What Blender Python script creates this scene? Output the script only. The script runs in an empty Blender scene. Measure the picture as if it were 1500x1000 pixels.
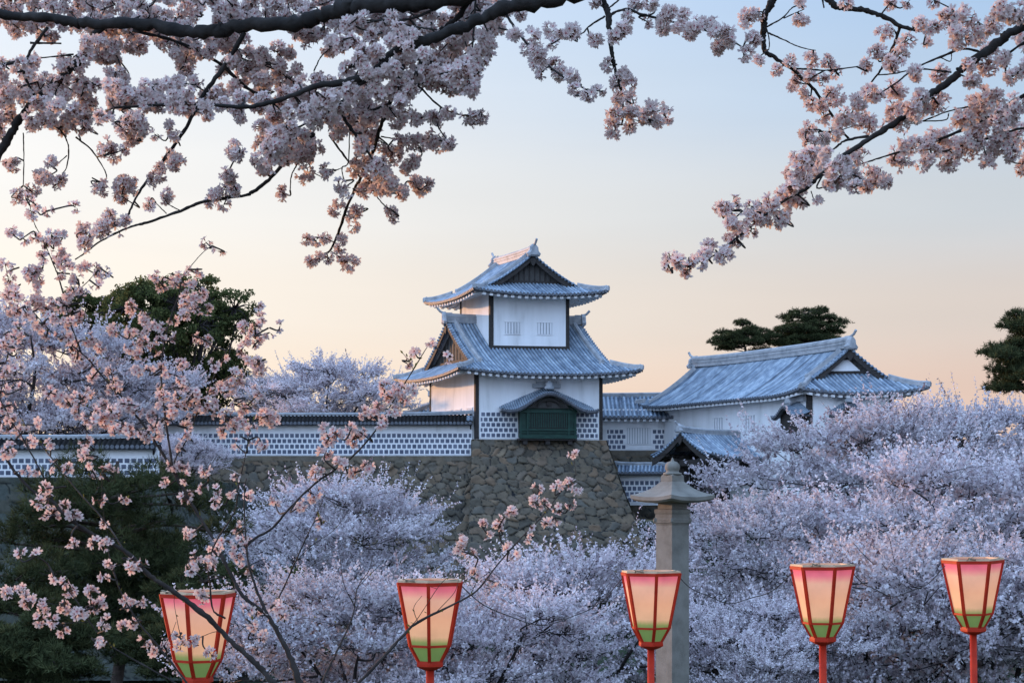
import bpy, math, random
import numpy as np
from mathutils import Vector

# ---------------------------------------------------------------- camera, sky, sun, exposure
SC = bpy.context.scene
COL = SC.collection
F, CX, HZ = 2500.0, 750.0, 740.0          # focal length in photo pixels, centre column, horizon row
cam_d = bpy.data.cameras.new("camera"); cam = bpy.data.objects.new("camera", cam_d); COL.objects.link(cam)
cam.location = (0, 0, 0); cam.rotation_euler = (math.radians(90), 0, 0)
cam_d.sensor_width = 36.0; cam_d.lens = 36.0 * F / 1500.0; cam_d.shift_y = 0.16
cam_d.clip_start = 0.1; cam_d.clip_end = 6000.0
SC.camera = cam

SUN_AZ, SUN_EL = math.radians(-53), math.radians(6)
def build_world():
    w = bpy.data.worlds.new("World"); SC.world = w; w.use_nodes = True
    nt = w.node_tree; N = nt.nodes; L = nt.links; N.clear()
    out = N.new("ShaderNodeOutputWorld"); bg = N.new("ShaderNodeBackground")
    tc = N.new("ShaderNodeTexCoord"); sp = N.new("ShaderNodeSeparateXYZ"); L.new(tc.outputs["Generated"], sp.inputs[0])
    def ramp(stops):
        r = N.new("ShaderNodeValToRGB"); e = r.color_ramp.elements
        r.color_ramp.interpolation = 'EASE'
        while len(e) > 1: e.remove(e[-1])
        e[0].position = stops[0][0]; e[0].color = (*[c/3.0 for c in stops[0][1]], 1)
        for p, c in stops[1:]:
            x = e.new(p); x.color = (*[v/3.0 for v in c], 1)
        L.new(sp.outputs["Z"], r.inputs[0]); return r
    # z = sine of the elevation; the photo spans about 0.03 to 0.28
    sunside = ramp([(0.0, (1.05,.74,.46)), (.06, (1.06,.88,.69)), (.12, (1.06,.975,.86)), (.19, (1.03,1.01,.975)), (.28, (.84,.92,1.02)), (.45, (.58,.78,1.12)), (1, (.80,1.2,1.95))])
    far = ramp([(0.0, (.80,.54,.43)), (.06, (.78,.58,.49)), (.11, (.71,.63,.58)), (.17, (.60,.65,.70)), (.23, (.48,.63,.82)), (.30, (.40,.59,.87)), (.5, (.52,.82,1.35)), (1, (.80,1.2,1.95))])
    # back = sky behind the camera, boosted and blued as added fill for shaded fronts
    back = ramp([(0.0, (.98,1.16,1.55)), (.15, (1.08,1.45,2.12)), (.5, (1.10,1.6,2.52)), (1, (.80,1.25,2.08))])
    def vdot(v):
        d = N.new("ShaderNodeVectorMath"); d.operation = 'DOT_PRODUCT'; L.new(tc.outputs["Generated"], d.inputs[0]); d.inputs[1].default_value = v; return d.outputs["Value"]
    def mr(src, a, b):
        m = N.new("ShaderNodeMapRange"); m.interpolation_type = 'SMOOTHSTEP'; m.clamp = True
        L.new(src, m.inputs[0]); m.inputs[1].default_value = a; m.inputs[2].default_value = b; return m.outputs[0]
    def mix(fac, a, b):
        m = N.new("ShaderNodeMix"); m.data_type = 'RGBA'; L.new(fac, m.inputs[0]); L.new(a, m.inputs[6]); L.new(b, m.inputs[7]); return m.outputs[2]
    s = vdot((math.sin(SUN_AZ), math.cos(SUN_AZ), 0))
    c = mix(mr(s, .28, .90), far.outputs[0], sunside.outputs[0])
    # the sky is brighter and warmer round to the left, where the sun stands, than to the right
    sd = N.new("ShaderNodeMapRange"); sd.clamp = True; L.new(vdot((1, 0, 0)), sd.inputs[0]); sd.inputs[1].default_value = -.8; sd.inputs[2].default_value = .8; sd.inputs[3].default_value = 1.22; sd.inputs[4].default_value = .66
    bs = N.new("ShaderNodeVectorMath"); bs.operation = 'SCALE'; L.new(back.outputs[0], bs.inputs[0]); L.new(sd.outputs[0], bs.inputs["Scale"])
    c = mix(mr(vdot((0, -1, 0)), -.55, .35), c, bs.outputs[0])
    # a little thin cloud veil
    nz = N.new("ShaderNodeTexNoise"); mp = N.new("ShaderNodeMapping"); mp.inputs["Scale"].default_value = (1.2, 1.2, 9)
    L.new(tc.outputs["Generated"], mp.inputs[0]); L.new(mp.outputs[0], nz.inputs["Vector"]); nz.inputs["Scale"].default_value = 2.2; nz.inputs["Detail"].default_value = 4
    vm = N.new("ShaderNodeMapRange"); L.new(nz.outputs[0], vm.inputs[0]); vm.inputs[1].default_value = .3; vm.inputs[2].default_value = .7; vm.inputs[3].default_value = .97; vm.inputs[4].default_value = 1.03
    mul = N.new("ShaderNodeVectorMath"); mul.operation = 'SCALE'; L.new(c, mul.inputs[0]); L.new(vm.outputs[0], mul.inputs["Scale"])
    L.new(mul.outputs[0], bg.inputs[0]); bg.inputs[1].default_value = 3.0
    L.new(bg.outputs[0], out.inputs[0])
build_world()
sun_d = bpy.data.lights.new("sun", 'SUN'); sun = bpy.data.objects.new("sun", sun_d); COL.objects.link(sun)
sun_d.energy = 4.4; sun_d.angle = math.radians(1.5); sun_d.color = (1.0, .52, .24)
sun.rotation_euler = Vector((math.sin(SUN_AZ)*math.cos(SUN_EL), math.cos(SUN_AZ)*math.cos(SUN_EL), math.sin(SUN_EL))).to_track_quat('Z', 'Y').to_euler()
SC.view_settings.view_transform = 'Standard'; SC.view_settings.look = 'None'; SC.view_settings.gamma = 1.0
SC.view_settings.exposure = 0.0; SC.view_settings.use_curve_mapping = False
SC.cycles.max_bounces = 6; SC.cycles.transparent_max_bounces = 4; SC.cycles.use_denoising = True

# ---------------------------------------------------------------- helpers
RNG = np.random.default_rng(7)
def P(px, py, Y): return np.array([(px-CX)/F*Y, Y, (HZ-py)/F*Y])

class MB:
    def __init__(s): s.v = []; s.f = []; s.n = 0; s.att = []
    def add(s, V, Fc, att=None):
        V = np.asarray(V, float).reshape(-1, 3); s.v.append(V)
        for f in (Fc if isinstance(Fc, list) and len(Fc) and isinstance(Fc[0], np.ndarray) and Fc[0].ndim == 2 else [np.asarray(Fc)]):
            s.f.append(np.asarray(f, np.int64) + s.n)
        s.att.append(np.full(len(V), 0.0 if att is None else 0.0) if att is None else np.broadcast_to(np.asarray(att, float), (len(V),)))
        s.n += len(V)
    def build(s, name, mat, parent=None, smooth=False):
        if not s.v: return None
        me = bpy.data.meshes.new(name); V = np.concatenate(s.v)
        me.vertices.add(len(V)); me.vertices.foreach_set("co", V.astype(np.float32).ravel())
        loops = np.concatenate([f.ravel() for f in s.f]); tot = np.concatenate([np.full(len(f), f.shape[1]) for f in s.f])
        st = np.concatenate([[0], np.cumsum(tot)[:-1]])
        me.loops.add(len(loops)); me.loops.foreach_set("vertex_index", loops.astype(np.int32))
        me.polygons.add(len(tot)); me.polygons.foreach_set("loop_start", st.astype(np.int32)); me.polygons.foreach_set("loop_total", tot.astype(np.int32))
        me.polygons.foreach_set("use_smooth", np.full(len(tot), bool(smooth)))
        a = me.attributes.new("tone", 'FLOAT', 'POINT'); a.data.foreach_set("value", np.concatenate(s.att).astype(np.float32))
        me.update(calc_edges=True); me.validate(verbose=False)
        me.materials.append(mat)
        o = bpy.data.objects.new(name, me); COL.objects.link(o)
        if parent: o.parent = parent; o.matrix_parent_inverse = parent.matrix_basis.inverted()
        return o

def grid_faces(nu, nv):
    i = np.arange(nu-1)[:, None]*nv + np.arange(nv-1)[None, :]
    i = i.ravel(); return np.stack([i, i+1, i+nv+1, i+nv], 1)
BOXF = np.array([[0,1,3,2],[4,6,7,5],[0,4,5,1],[2,3,7,6],[0,2,6,4],[1,5,7,3]])
def box8(mb, c, ax, ay, az, att=None):
    """box from corner c with edge vectors ax, ay, az"""
    c, ax, ay, az = map(lambda q: np.asarray(q, float), (c, ax, ay, az))
    V = [c + i*ax + j*ay + k*az for i in (0,1) for j in (0,1) for k in (0,1)]
    mb.add(V, BOXF, att)
def sweep(mb, pts, prof, closed=True, up=(0,0,1), scale=None, cap=True):
    """sweep a 2D profile (side, up) along pts"""
    pts = np.asarray(pts, float); prof = np.asarray(prof, float); n = len(pts); m = len(prof)
    t = np.gradient(pts, axis=0); t /= np.linalg.norm(t, axis=1)[:, None] + 1e-12
    up = np.asarray(up, float); s = np.cross(t, up); s /= np.linalg.norm(s, axis=1)[:, None] + 1e-12
    u = np.cross(s, t); sc = np.ones(n) if scale is None else np.asarray(scale)
    V = pts[:, None, :] + sc[:, None, None]*(prof[None, :, :1]*s[:, None, :] + prof[None, :, 1:]*u[:, None, :])
    fs = [grid_faces(n, m)]
    if closed:
        i = np.arange(n-1)*m; fs.append(np.stack([i+m-1, i, i+m, i+2*m-1], 1))
        if cap: fs.append(np.arange(m)[None, ::-1].copy()); fs.append((np.arange(m) + (n-1)*m)[None, :])
    mb.add(V.reshape(-1, 3), fs)
def rect(w, h, z0=0): return [(-w/2, z0), (w/2, z0), (w/2, z0+h), (-w/2, z0+h)]
def tube(mb, pts, rad, sides=6, att=None):
    pts = np.asarray(pts, float); n = len(pts); rad = np.broadcast_to(np.asarray(rad, float), (n,))
    t = np.gradient(pts, axis=0); t /= np.linalg.norm(t, axis=1)[:, None] + 1e-12
    ref = np.array([0.31, 0.17, 0.93]) if abs(t[:, 2]).mean() < .8 else np.array([.9, .3, .1])
    s = np.cross(t, ref); s /= np.linalg.norm(s, axis=1)[:, None] + 1e-12; u = np.cross(s, t)
    th = np.arange(sides)*2*np.pi/sides
    V = pts[:, None] + rad[:, None, None]*(np.cos(th)[None, :, None]*s[:, None] + np.sin(th)[None, :, None]*u[:, None])
    i = np.arange(n-1)[:, None]*sides + np.arange(sides)[None]; j = np.arange(n-1)[:, None]*sides + (np.arange(sides)[None]+1) % sides
    q = np.stack([i, j, j+sides, i+sides], -1).reshape(-1, 4)
    mb.add(V.reshape(-1, 3), [q, np.arange(sides)[None, ::-1].copy(), (np.arange(sides)+(n-1)*sides)[None]], att)
def catmull(pts, per=5):
    p = np.asarray(pts, float); p = np.vstack([2*p[0]-p[1], p, 2*p[-1]-p[-2]]); out = []
    for i in range(1, len(p)-2):
        for k in range(per):
            t = k/per
            out.append(.5*((2*p[i]) + (-p[i-1]+p[i+1])*t + (2*p[i-1]-5*p[i]+4*p[i+1]-p[i+2])*t*t + (-p[i-1]+3*p[i]-3*p[i+1]+p[i+2])*t**3))
    out.append(p[-2]); return np.array(out)
def lathe(mb, prof, c, sides=20, rot=0.0):
    """prof: list of (radius, z)"""
    th = np.arange(sides)*2*np.pi/sides + rot; prof = np.asarray(prof, float)
    V = np.stack([prof[:, :1]*np.cos(th), prof[:, :1]*np.sin(th), np.repeat(prof[:, 1:], sides, 1)], -1) + np.asarray(c)
    n = len(prof); i = np.arange(n-1)[:, None]*sides + np.arange(sides)[None]; j = np.arange(n-1)[:, None]*sides + (np.arange(sides)[None]+1) % sides
    mb.add(V.reshape(-1, 3), [np.stack([i, j, j+sides, i+sides], -1).reshape(-1, 4), np.arange(sides)[None, ::-1].copy(), (np.arange(sides)+(n-1)*sides)[None]])

def tag(o, label=None, cat=None, group=None, kind=None):
    if label: o['label'] = label
    if cat: o['category'] = cat
    if group: o['group'] = group
    if kind: o['kind'] = kind
    return o
def empty(name, loc, label, cat, group=None):
    o = bpy.data.objects.new(name, None); COL.objects.link(o); o.location = Vector(loc); bpy.context.view_layer.update()
    o.empty_display_size = .2
    return tag(o, label, cat, group)

# ---------------------------------------------------------------- materials
def newmat(name):
    m = bpy.data.materials.new(name); m.use_nodes = True; nt = m.node_tree; nt.nodes.clear()
    o = nt.nodes.new("ShaderNodeOutputMaterial"); return m, nt, nt.nodes, nt.links, o
def noise_ramp(N, L, coord, scale, stops, detail=5, rough=.6, mapping=None):
    n = N.new("ShaderNodeTexNoise"); n.inputs["Scale"].default_value = scale; n.inputs["Detail"].default_value = detail; n.inputs["Roughness"].default_value = rough
    if mapping:
        mp = N.new("ShaderNodeMapping"); mp.inputs["Scale"].default_value = mapping; L.new(coord, mp.inputs[0]); coord = mp.outputs[0]
    L.new(coord, n.inputs["Vector"]); r = N.new("ShaderNodeValToRGB"); e = r.color_ramp.elements
    while len(e) > 1: e.remove(e[-1])
    e[0].position = stops[0][0]; e[0].color = (*stops[0][1], 1)
    for p, c in stops[1:]: e.new(p).color = (*c, 1)
    L.new(n.outputs[0], r.inputs[0]); return n, r
def surf(name, stops, scale=3, rough=.8, bump=.0, bscale=20, mapping=None, tone=None, metallic=0, spec=.3, detail=5, bdist=.02):
    m, nt, N, L, o = newmat(name); b = N.new("ShaderNodeBsdfPrincipled"); L.new(b.outputs[0], o.inputs[0])
    tc = N.new("ShaderNodeTexCoord"); co = tc.outputs["Object"]
    n, r = noise_ramp(N, L, co, scale, stops, detail, mapping=mapping); col = r.outputs[0]
    if tone:   # multiply by a per-piece tone
        a = N.new("ShaderNodeAttribute"); a.attribute_name = "tone"
        r2 = N.new("ShaderNodeValToRGB"); e = r2.color_ramp.elements
        while len(e) > 1: e.remove(e[-1])
        e[0].position = tone[0][0]; e[0].color = (*tone[0][1], 1)
        for p, c in tone[1:]: e.new(p).color = (*c, 1)
        L.new(a.outputs["Fac"], r2.inputs[0])
        mx = N.new("ShaderNodeMix"); mx.data_type = 'RGBA'; mx.blend_type = 'MULTIPLY'; mx.inputs[0].default_value = 1; L.new(col, mx.inputs[6]); L.new(r2.outputs[0], mx.inputs[7]); col = mx.outputs[2]
    L.new(col, b.inputs["Base Color"]); b.inputs["Roughness"].default_value = rough; b.inputs["Metallic"].default_value = metallic
    b.inputs["Specular IOR Level"].default_value = spec
    if bump:
        n2 = N.new("ShaderNodeTexNoise"); n2.inputs["Scale"].default_value = bscale; n2.inputs["Detail"].default_value = 6; L.new(co, n2.inputs["Vector"])
        bp = N.new("ShaderNodeBump"); bp.inputs["Strength"].default_value = bump; bp.inputs["Distance"].default_value = bdist; L.new(n2.outputs[0], bp.inputs["Height"]); L.new(bp.outputs[0], b.inputs["Normal"])
    return m
def leafmat(name, tone, trans=.35, rough=.7, ovar=0.0, nscale=1.5, nvar=.25):
    """thin leaf or petal: diffuse plus translucent, tinted by the 'tone' attribute and a soft noise"""
    m, nt, N, L, o = newmat(name); a = N.new("ShaderNodeAttribute"); a.attribute_name = "tone"
    r = N.new("ShaderNodeValToRGB"); e = r.color_ramp.elements
    while len(e) > 1: e.remove(e[-1])
    e[0].position = tone[0][0]; e[0].color = (*tone[0][1], 1)
    for p, c in tone[1:]: e.new(p).color = (*c, 1)
    L.new(a.outputs["Fac"], r.inputs[0])
    tc = N.new("ShaderNodeTexCoord"); n = N.new("ShaderNodeTexNoise"); n.inputs["Scale"].default_value = nscale; n.inputs["Detail"].default_value = 3; L.new(tc.outputs["Object"], n.inputs["Vector"])
    mr = N.new("ShaderNodeMapRange"); L.new(n.outputs[0], mr.inputs[0]); mr.inputs[1].default_value = .3; mr.inputs[2].default_value = .7; mr.inputs[3].default_value = 1-nvar; mr.inputs[4].default_value = 1.0
    oi = N.new('ShaderNodeObjectInfo'); ov = N.new('ShaderNodeMath'); ov.operation = 'MULTIPLY_ADD'; L.new(oi.outputs['Random'], ov.inputs[0]); ov.inputs[1].default_value = ovar; ov.inputs[2].default_value = 1-ovar*.6
    om = N.new('ShaderNodeMath'); om.operation = 'MULTIPLY'; L.new(mr.outputs[0], om.inputs[0]); L.new(ov.outputs[0], om.inputs[1])
    sc = N.new("ShaderNodeVectorMath"); sc.operation = 'SCALE'; L.new(r.outputs[0], sc.inputs[0]); L.new(om.outputs[0], sc.inputs["Scale"])
    d = N.new("ShaderNodeBsdfDiffuse"); t = N.new("ShaderNodeBsdfTranslucent"); L.new(sc.outputs[0], d.inputs[0])
    L.new(sc.outputs[0], t.inputs[0])
    mx = N.new("ShaderNodeMixShader"); mx.inputs[0].default_value = trans; L.new(d.outputs[0], mx.inputs[1]); L.new(t.outputs[0], mx.inputs[2]); L.new(mx.outputs[0], o.inputs[0])
    return m
M = {}
M['tile'] = surf("lead_roof_tile", [(.30,(.13,.18,.235)), (.46,(.235,.30,.37)), (.6,(.36,.43,.49)), (.75,(.185,.24,.305))], scale=1.8, rough=.5, bump=.25, bscale=9, detail=8, tone=[(0,(.22,.25,.30)),(.3,(.55,.58,.62)),(1,(1.15,1.15,1.15))], spec=.5)
M['ridge'] = surf("ridge_tile", [(.3,(.22,.24,.26)), (.6,(.40,.41,.42)), (.8,(.29,.31,.33))], scale=2.0, rough=.6, bump=.3, bscale=6)
M['tile_end'] = surf("eave_tile", [(.3,(.06,.065,.075)), (.7,(.16,.17,.19))], scale=6, rough=.6)
M['tile_dark'] = surf("dark_wall_tile", [(.3,(.010,.0095,.0095)), (.7,(.024,.022,.021))], scale=3, rough=.85, spec=.1)
M['plaster'] = surf("white_plaster", [(.28,(.60,.60,.59)), (.42,(.755,.755,.75)), (.6,(.82,.82,.82)), (.8,(.84,.84,.84))], scale=1.3, rough=.9, mapping=(1,1,.16), detail=8, bump=.08, bscale=3)
M['soffit'] = surf("soffit_plaster", [(.3,(.66,.66,.66)), (.7,(.80,.80,.80))], scale=1.2, rough=.9)
M['wood'] = surf("dark_wood", [(.3,(.018,.016,.015)), (.7,(.055,.047,.042))], scale=4, rough=.75, mapping=(1,1,6))
M['wood_brown'] = surf("gable_wood", [(.3,(.045,.043,.040)), (.7,(.095,.09,.083))], scale=4, rough=.75, mapping=(6,6,1))
M['namako'] = surf("grey_wall_tile", [(.3,(.085,.10,.15)), (.7,(.15,.17,.225))], scale=1.0, rough=.55, tone=[(0,(.6,.62,.66)),(1,(1.25,1.22,1.18))])
M['joint'] = surf("white_tile_joint", [(.3,(.74,.74,.74)), (.7,(.84,.84,.84))], scale=2, rough=.9)
M['window'] = surf("window_recess", [(.3,(.40,.41,.43)), (.7,(.47,.48,.50))], scale=2, rough=.8)
M['green'] = surf("green_bronze", [(.3,(.007,.026,.020)), (.6,(.014,.050,.036)), (.8,(.025,.075,.056))], scale=3, rough=.5, mapping=(1,1,2), metallic=.2)
M['stone'] = surf("castle_stone", [(.25,(.45,.45,.45)), (.5,(.85,.85,.85)), (.75,(1.15,1.12,1.08))], scale=1.6, rough=.85, bump=.8, bscale=5, bdist=.06,
    tone=[(0,(.018,.018,.02)),(.08,(.05,.05,.05)),(.18,(.080,.070,.054)),(.4,(.130,.112,.082)),(.55,(.165,.126,.084)),(.7,(.125,.118,.098)),(.85,(.20,.136,.086)),(1,(.225,.186,.13))], detail=8)
M['stone_shaded'] = surf("shade_darkened_stone", [(.25,(.45,.5,.45)), (.5,(.85,.9,.85)), (.75,(1.15,1.12,1.08))], scale=1.6, rough=.9, bump=.8, bscale=5, bdist=.06,
    tone=[(0,(.012,.013,.012)),(.18,(.035,.037,.033)),(.4,(.055,.06,.05)),(.55,(.07,.066,.052)),(.7,(.058,.066,.062)),(1,(.095,.095,.078))], detail=8)  # castle stone coloured darker to paint in the shade of the trees
M['granite'] = surf("pillar_granite", [(.3,(.12,.112,.095)), (.5,(.185,.172,.145)), (.7,(.23,.215,.185))], scale=3.5, rough=.85, bump=.5, bscale=60, detail=10, bdist=.01)
M['ground'] = surf("grass_ground", [(.3,(.012,.02,.01)), (.55,(.03,.045,.018)), (.75,(.06,.06,.035))], scale=.35, rough=.95, bump=.8, bscale=3, detail=9, bdist=.3)
M['court'] = surf("castle_earth", [(.3,(.09,.075,.055)), (.7,(.16,.14,.10))], scale=.4, rough=.95)
M['bark'] = surf("cherry_bark", [(.3,(.008,.006,.005)), (.55,(.02,.016,.013)), (.75,(.05,.042,.038))], scale=9, rough=.85, bump=.9, bscale=40, mapping=(1,1,1), detail=8, bdist=.006)
M['bark_grey'] = surf("pale_cherry_bark", [(.3,(.018,.014,.012)), (.6,(.045,.036,.031)), (.8,(.09,.075,.066))], scale=14, rough=.85, bump=.8, bscale=60, bdist=.004)
M['bark_far'] = surf("far_bark", [(.3,(.018,.015,.014)), (.7,(.05,.04,.037))], scale=3, rough=.9)
M['bark_pine'] = surf("pine_bark", [(.3,(.035,.024,.02)), (.7,(.10,.07,.055))], scale=3, rough=.9, bump=.8, bscale=8, bdist=.05)
M['blossom'] = leafmat("cherry_blossom_far", [(0,(.24,.16,.17)),(.12,(.41,.34,.37)),(.5,(.68,.605,.635)),(1,(.85,.80,.81))], trans=.26, ovar=.26, nscale=.6, nvar=.15)
M['petal'] = leafmat("cherry_petal", [(0,(.45,.07,.09)),(.10,(.62,.26,.30)),(.25,(.74,.54,.51)),(.6,(.76,.63,.58)),(1,(.82,.72,.67))], trans=.42, nscale=5, nvar=.12)
M['petal_pink'] = leafmat("pink_cherry_petal", [(0,(.50,.05,.07)),(.10,(.68,.22,.25)),(.25,(.77,.50,.475)),(.6,(.79,.645,.605)),(1,(.83,.73,.69))], trans=.42, nscale=5, nvar=.15)
M['calyx'] = surf("calyx", [(.3,(.10,.035,.025)), (.7,(.20,.09,.05))], scale=30, rough=.7)
M['needle'] = leafmat("pine_needles", [(0,(.020,.026,.013)),(.5,(.068,.082,.038)),(1,(.14,.15,.066))], trans=.12, nscale=.5, nvar=.45)
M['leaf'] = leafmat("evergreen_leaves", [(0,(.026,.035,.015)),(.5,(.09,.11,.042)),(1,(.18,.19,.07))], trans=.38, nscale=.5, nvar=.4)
M['red'] = surf("red_lacquer", [(.3,(.36,.020,.008)), (.7,(.50,.034,.012))], scale=9, rough=.55, bump=.15, bscale=60, bdist=.003, spec=.15)
M['wire'] = surf("black_cable", [(.3,(.02,.02,.02)), (.7,(.06,.055,.05))], scale=8, rough=.6)
M['straw'] = surf("twine", [(.3,(.20,.15,.10)), (.7,(.32,.26,.18))], scale=8, rough=.9)
M['rim'] = surf("pale_wood_rim", [(.3,(.50,.36,.22)), (.7,(.62,.46,.30))], scale=8, rough=.7)
def paper_mat():
    m, nt, N, L, o = newmat("dyed_lantern_paper"); a = N.new("ShaderNodeAttribute"); a.attribute_name = "tone"
    tc = N.new("ShaderNodeTexCoord")
    n = N.new("ShaderNodeTexNoise"); n.inputs["Scale"].default_value = 14; n.inputs["Detail"].default_value = 6
    mp = N.new("ShaderNodeMapping"); mp.inputs["Scale"].default_value = (3, 3, .35); L.new(tc.outputs["Object"], mp.inputs[0]); L.new(mp.outputs[0], n.inputs["Vector"])
    ad = N.new("ShaderNodeMath"); ad.operation = 'MULTIPLY_ADD'; L.new(n.outputs[0], ad.inputs[0]); ad.inputs[1].default_value = .03; 
    sb = N.new("ShaderNodeMath"); sb.operation = 'SUBTRACT'; L.new(a.outputs["Fac"], sb.inputs[0]); sb.inputs[1].default_value = .015; L.new(sb.outputs[0], ad.inputs[2])
    oi = N.new('ShaderNodeObjectInfo'); rv = N.new('ShaderNodeMath'); rv.operation = 'MULTIPLY_ADD'; L.new(oi.outputs['Random'], rv.inputs[0]); rv.inputs[1].default_value = .04; rv.inputs[2].default_value = -.02
    a2 = N.new('ShaderNodeMath'); a2.operation = 'ADD'; L.new(ad.outputs[0], a2.inputs[0]); L.new(rv.outputs[0], a2.inputs[1]); ad = a2
    r = N.new("ShaderNodeValToRGB"); e = r.color_ramp.elements
    while len(e) > 1: e.remove(e[-1])
    st = [(0,(.14,.23,.075)),(.20,(.17,.26,.085)),(.25,(.27,.30,.10)),(.33,(.80,.44,.25)),(.55,(.88,.43,.25)),(.79,(.87,.45,.31)),(.85,(.87,.30,.27)),(.90,(.84,.19,.24)),(1,(.80,.12,.20))]
    e[0].position = 0; e[0].color = (*st[0][1], 1)
    for p, c in st[1:]: e.new(p).color = (*c, 1)
    L.new(ad.outputs[0], r.inputs[0])
    n2 = N.new("ShaderNodeTexNoise"); n2.inputs["Scale"].default_value = 5; n2.inputs["Detail"].default_value = 3; L.new(tc.outputs["Object"], n2.inputs["Vector"])
    mr = N.new("ShaderNodeMapRange"); L.new(n2.outputs[0], mr.inputs[0]); mr.inputs[1].default_value = .3; mr.inputs[2].default_value = .7; mr.inputs[3].default_value = .54; mr.inputs[4].default_value = .74
    b = N.new("ShaderNodeBsdfPrincipled"); dk = N.new("ShaderNodeVectorMath"); dk.operation = "SCALE"; L.new(r.outputs[0], dk.inputs[0]); dk.inputs["Scale"].default_value = .5; L.new(dk.outputs[0], b.inputs["Base Color"]); b.inputs["Roughness"].default_value = .9; b.inputs["Specular IOR Level"].default_value = .1
    L.new(r.outputs[0], b.inputs["Emission Color"]); L.new(mr.outputs[0], b.inputs["Emission Strength"]); L.new(b.outputs[0], o.inputs[0])
    return m
M['paper'] = paper_mat()

# ---------------------------------------------------------------- terrain
def sst(x, a, b):
    t = np.clip((np.asarray(x, float)-a)/(b-a), 0, 1); return t*t*(3-2*t)
def ground_z(x, y):
    x = np.asarray(x, float); y = np.asarray(y, float)
    z = -1.75 - 1.7*sst(y, 5, 20) - 5.5*sst(y, 20, 42)
    z = z + 6.6*sst(x, 3, 13)*sst(y, 84, 104) + .12*np.sin(x*.7)*np.cos(y*.43)
    return z - 0.0
def build_ground():
    xs = np.concatenate([np.linspace(-3000, -90, 14), np.linspace(-80, 80, 90), np.linspace(90, 3000, 14)])
    ys = np.concatenate([np.linspace(-200, -12, 8), np.linspace(-10, 150, 100), np.linspace(165, 5000, 14)])
    X, Y = np.meshgrid(xs, ys, indexing='ij')
    mb = MB(); mb.add(np.stack([X, Y, ground_z(X, Y)], -1).reshape(-1, 3), grid_faces(len(xs), len(ys)))
    tag(mb.build("ground", M['ground'], smooth=True), kind="structure")
build_ground()

# ---------------------------------------------------------------- roofs
TH7 = np.array([0, 1, 1, 1, 1, 1, 0])
def hexdisc(mb, c, side, r, att=None, n=7):
    th = np.arange(n)*2*np.pi/n; s = np.asarray(side, float)
    mb.add(np.asarray(c)+r*(np.cos(th)[:, None]*s + np.sin(th)[:, None]*np.array([0, 0, 1.])), [np.arange(n)[None]], att)
def oni(mb, c, d, s):
    """ridge-end tile: shield facing direction d (2D), size s"""
    d = np.array([d[0], d[1], 0.]); d /= np.linalg.norm(d); w = np.array([-d[1], d[0], 0]); z = np.array([0, 0, 1.])
    o = [(-.5,0),(.5,0),(.62,.22),(.42,.45),(.38,.75),(.16,.98),(0,1.05),(-.16,.98),(-.38,.75),(-.42,.45),(-.62,.22)]
    n = len(o); c = np.asarray(c, float)
    A = [c + s*(x*w + y*z) + .10*s*d for x, y in o]; B = [c + s*(x*w + y*z) - .12*s*d for x, y in o]
    C = [c + s*(.62*x*w + (.12+.8*y)*z) + .24*s*d for x, y in o]
    i = np.arange(n); j = (i+1) % n
    mb.add(A+B+C, [np.stack([i, j, j+n, i+n], 1), np.stack([i, j, j+2*n, i+2*n], 1), (i+2*n)[None], (i+n)[None, ::-1].copy()])
def horn(mb, c, d, l, r):
    d = np.array([d[0], d[1], 0.]); d /= np.linalg.norm(d); z = np.array([0, 0, 1.]); c = np.asarray(c, float)
    tube(mb, [c - d*l*.8, c, c + d*l*.55 + z*l*.22, c + d*l*.9 + z*l*.62], [r, r, r, r*1.05], 7)

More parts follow.
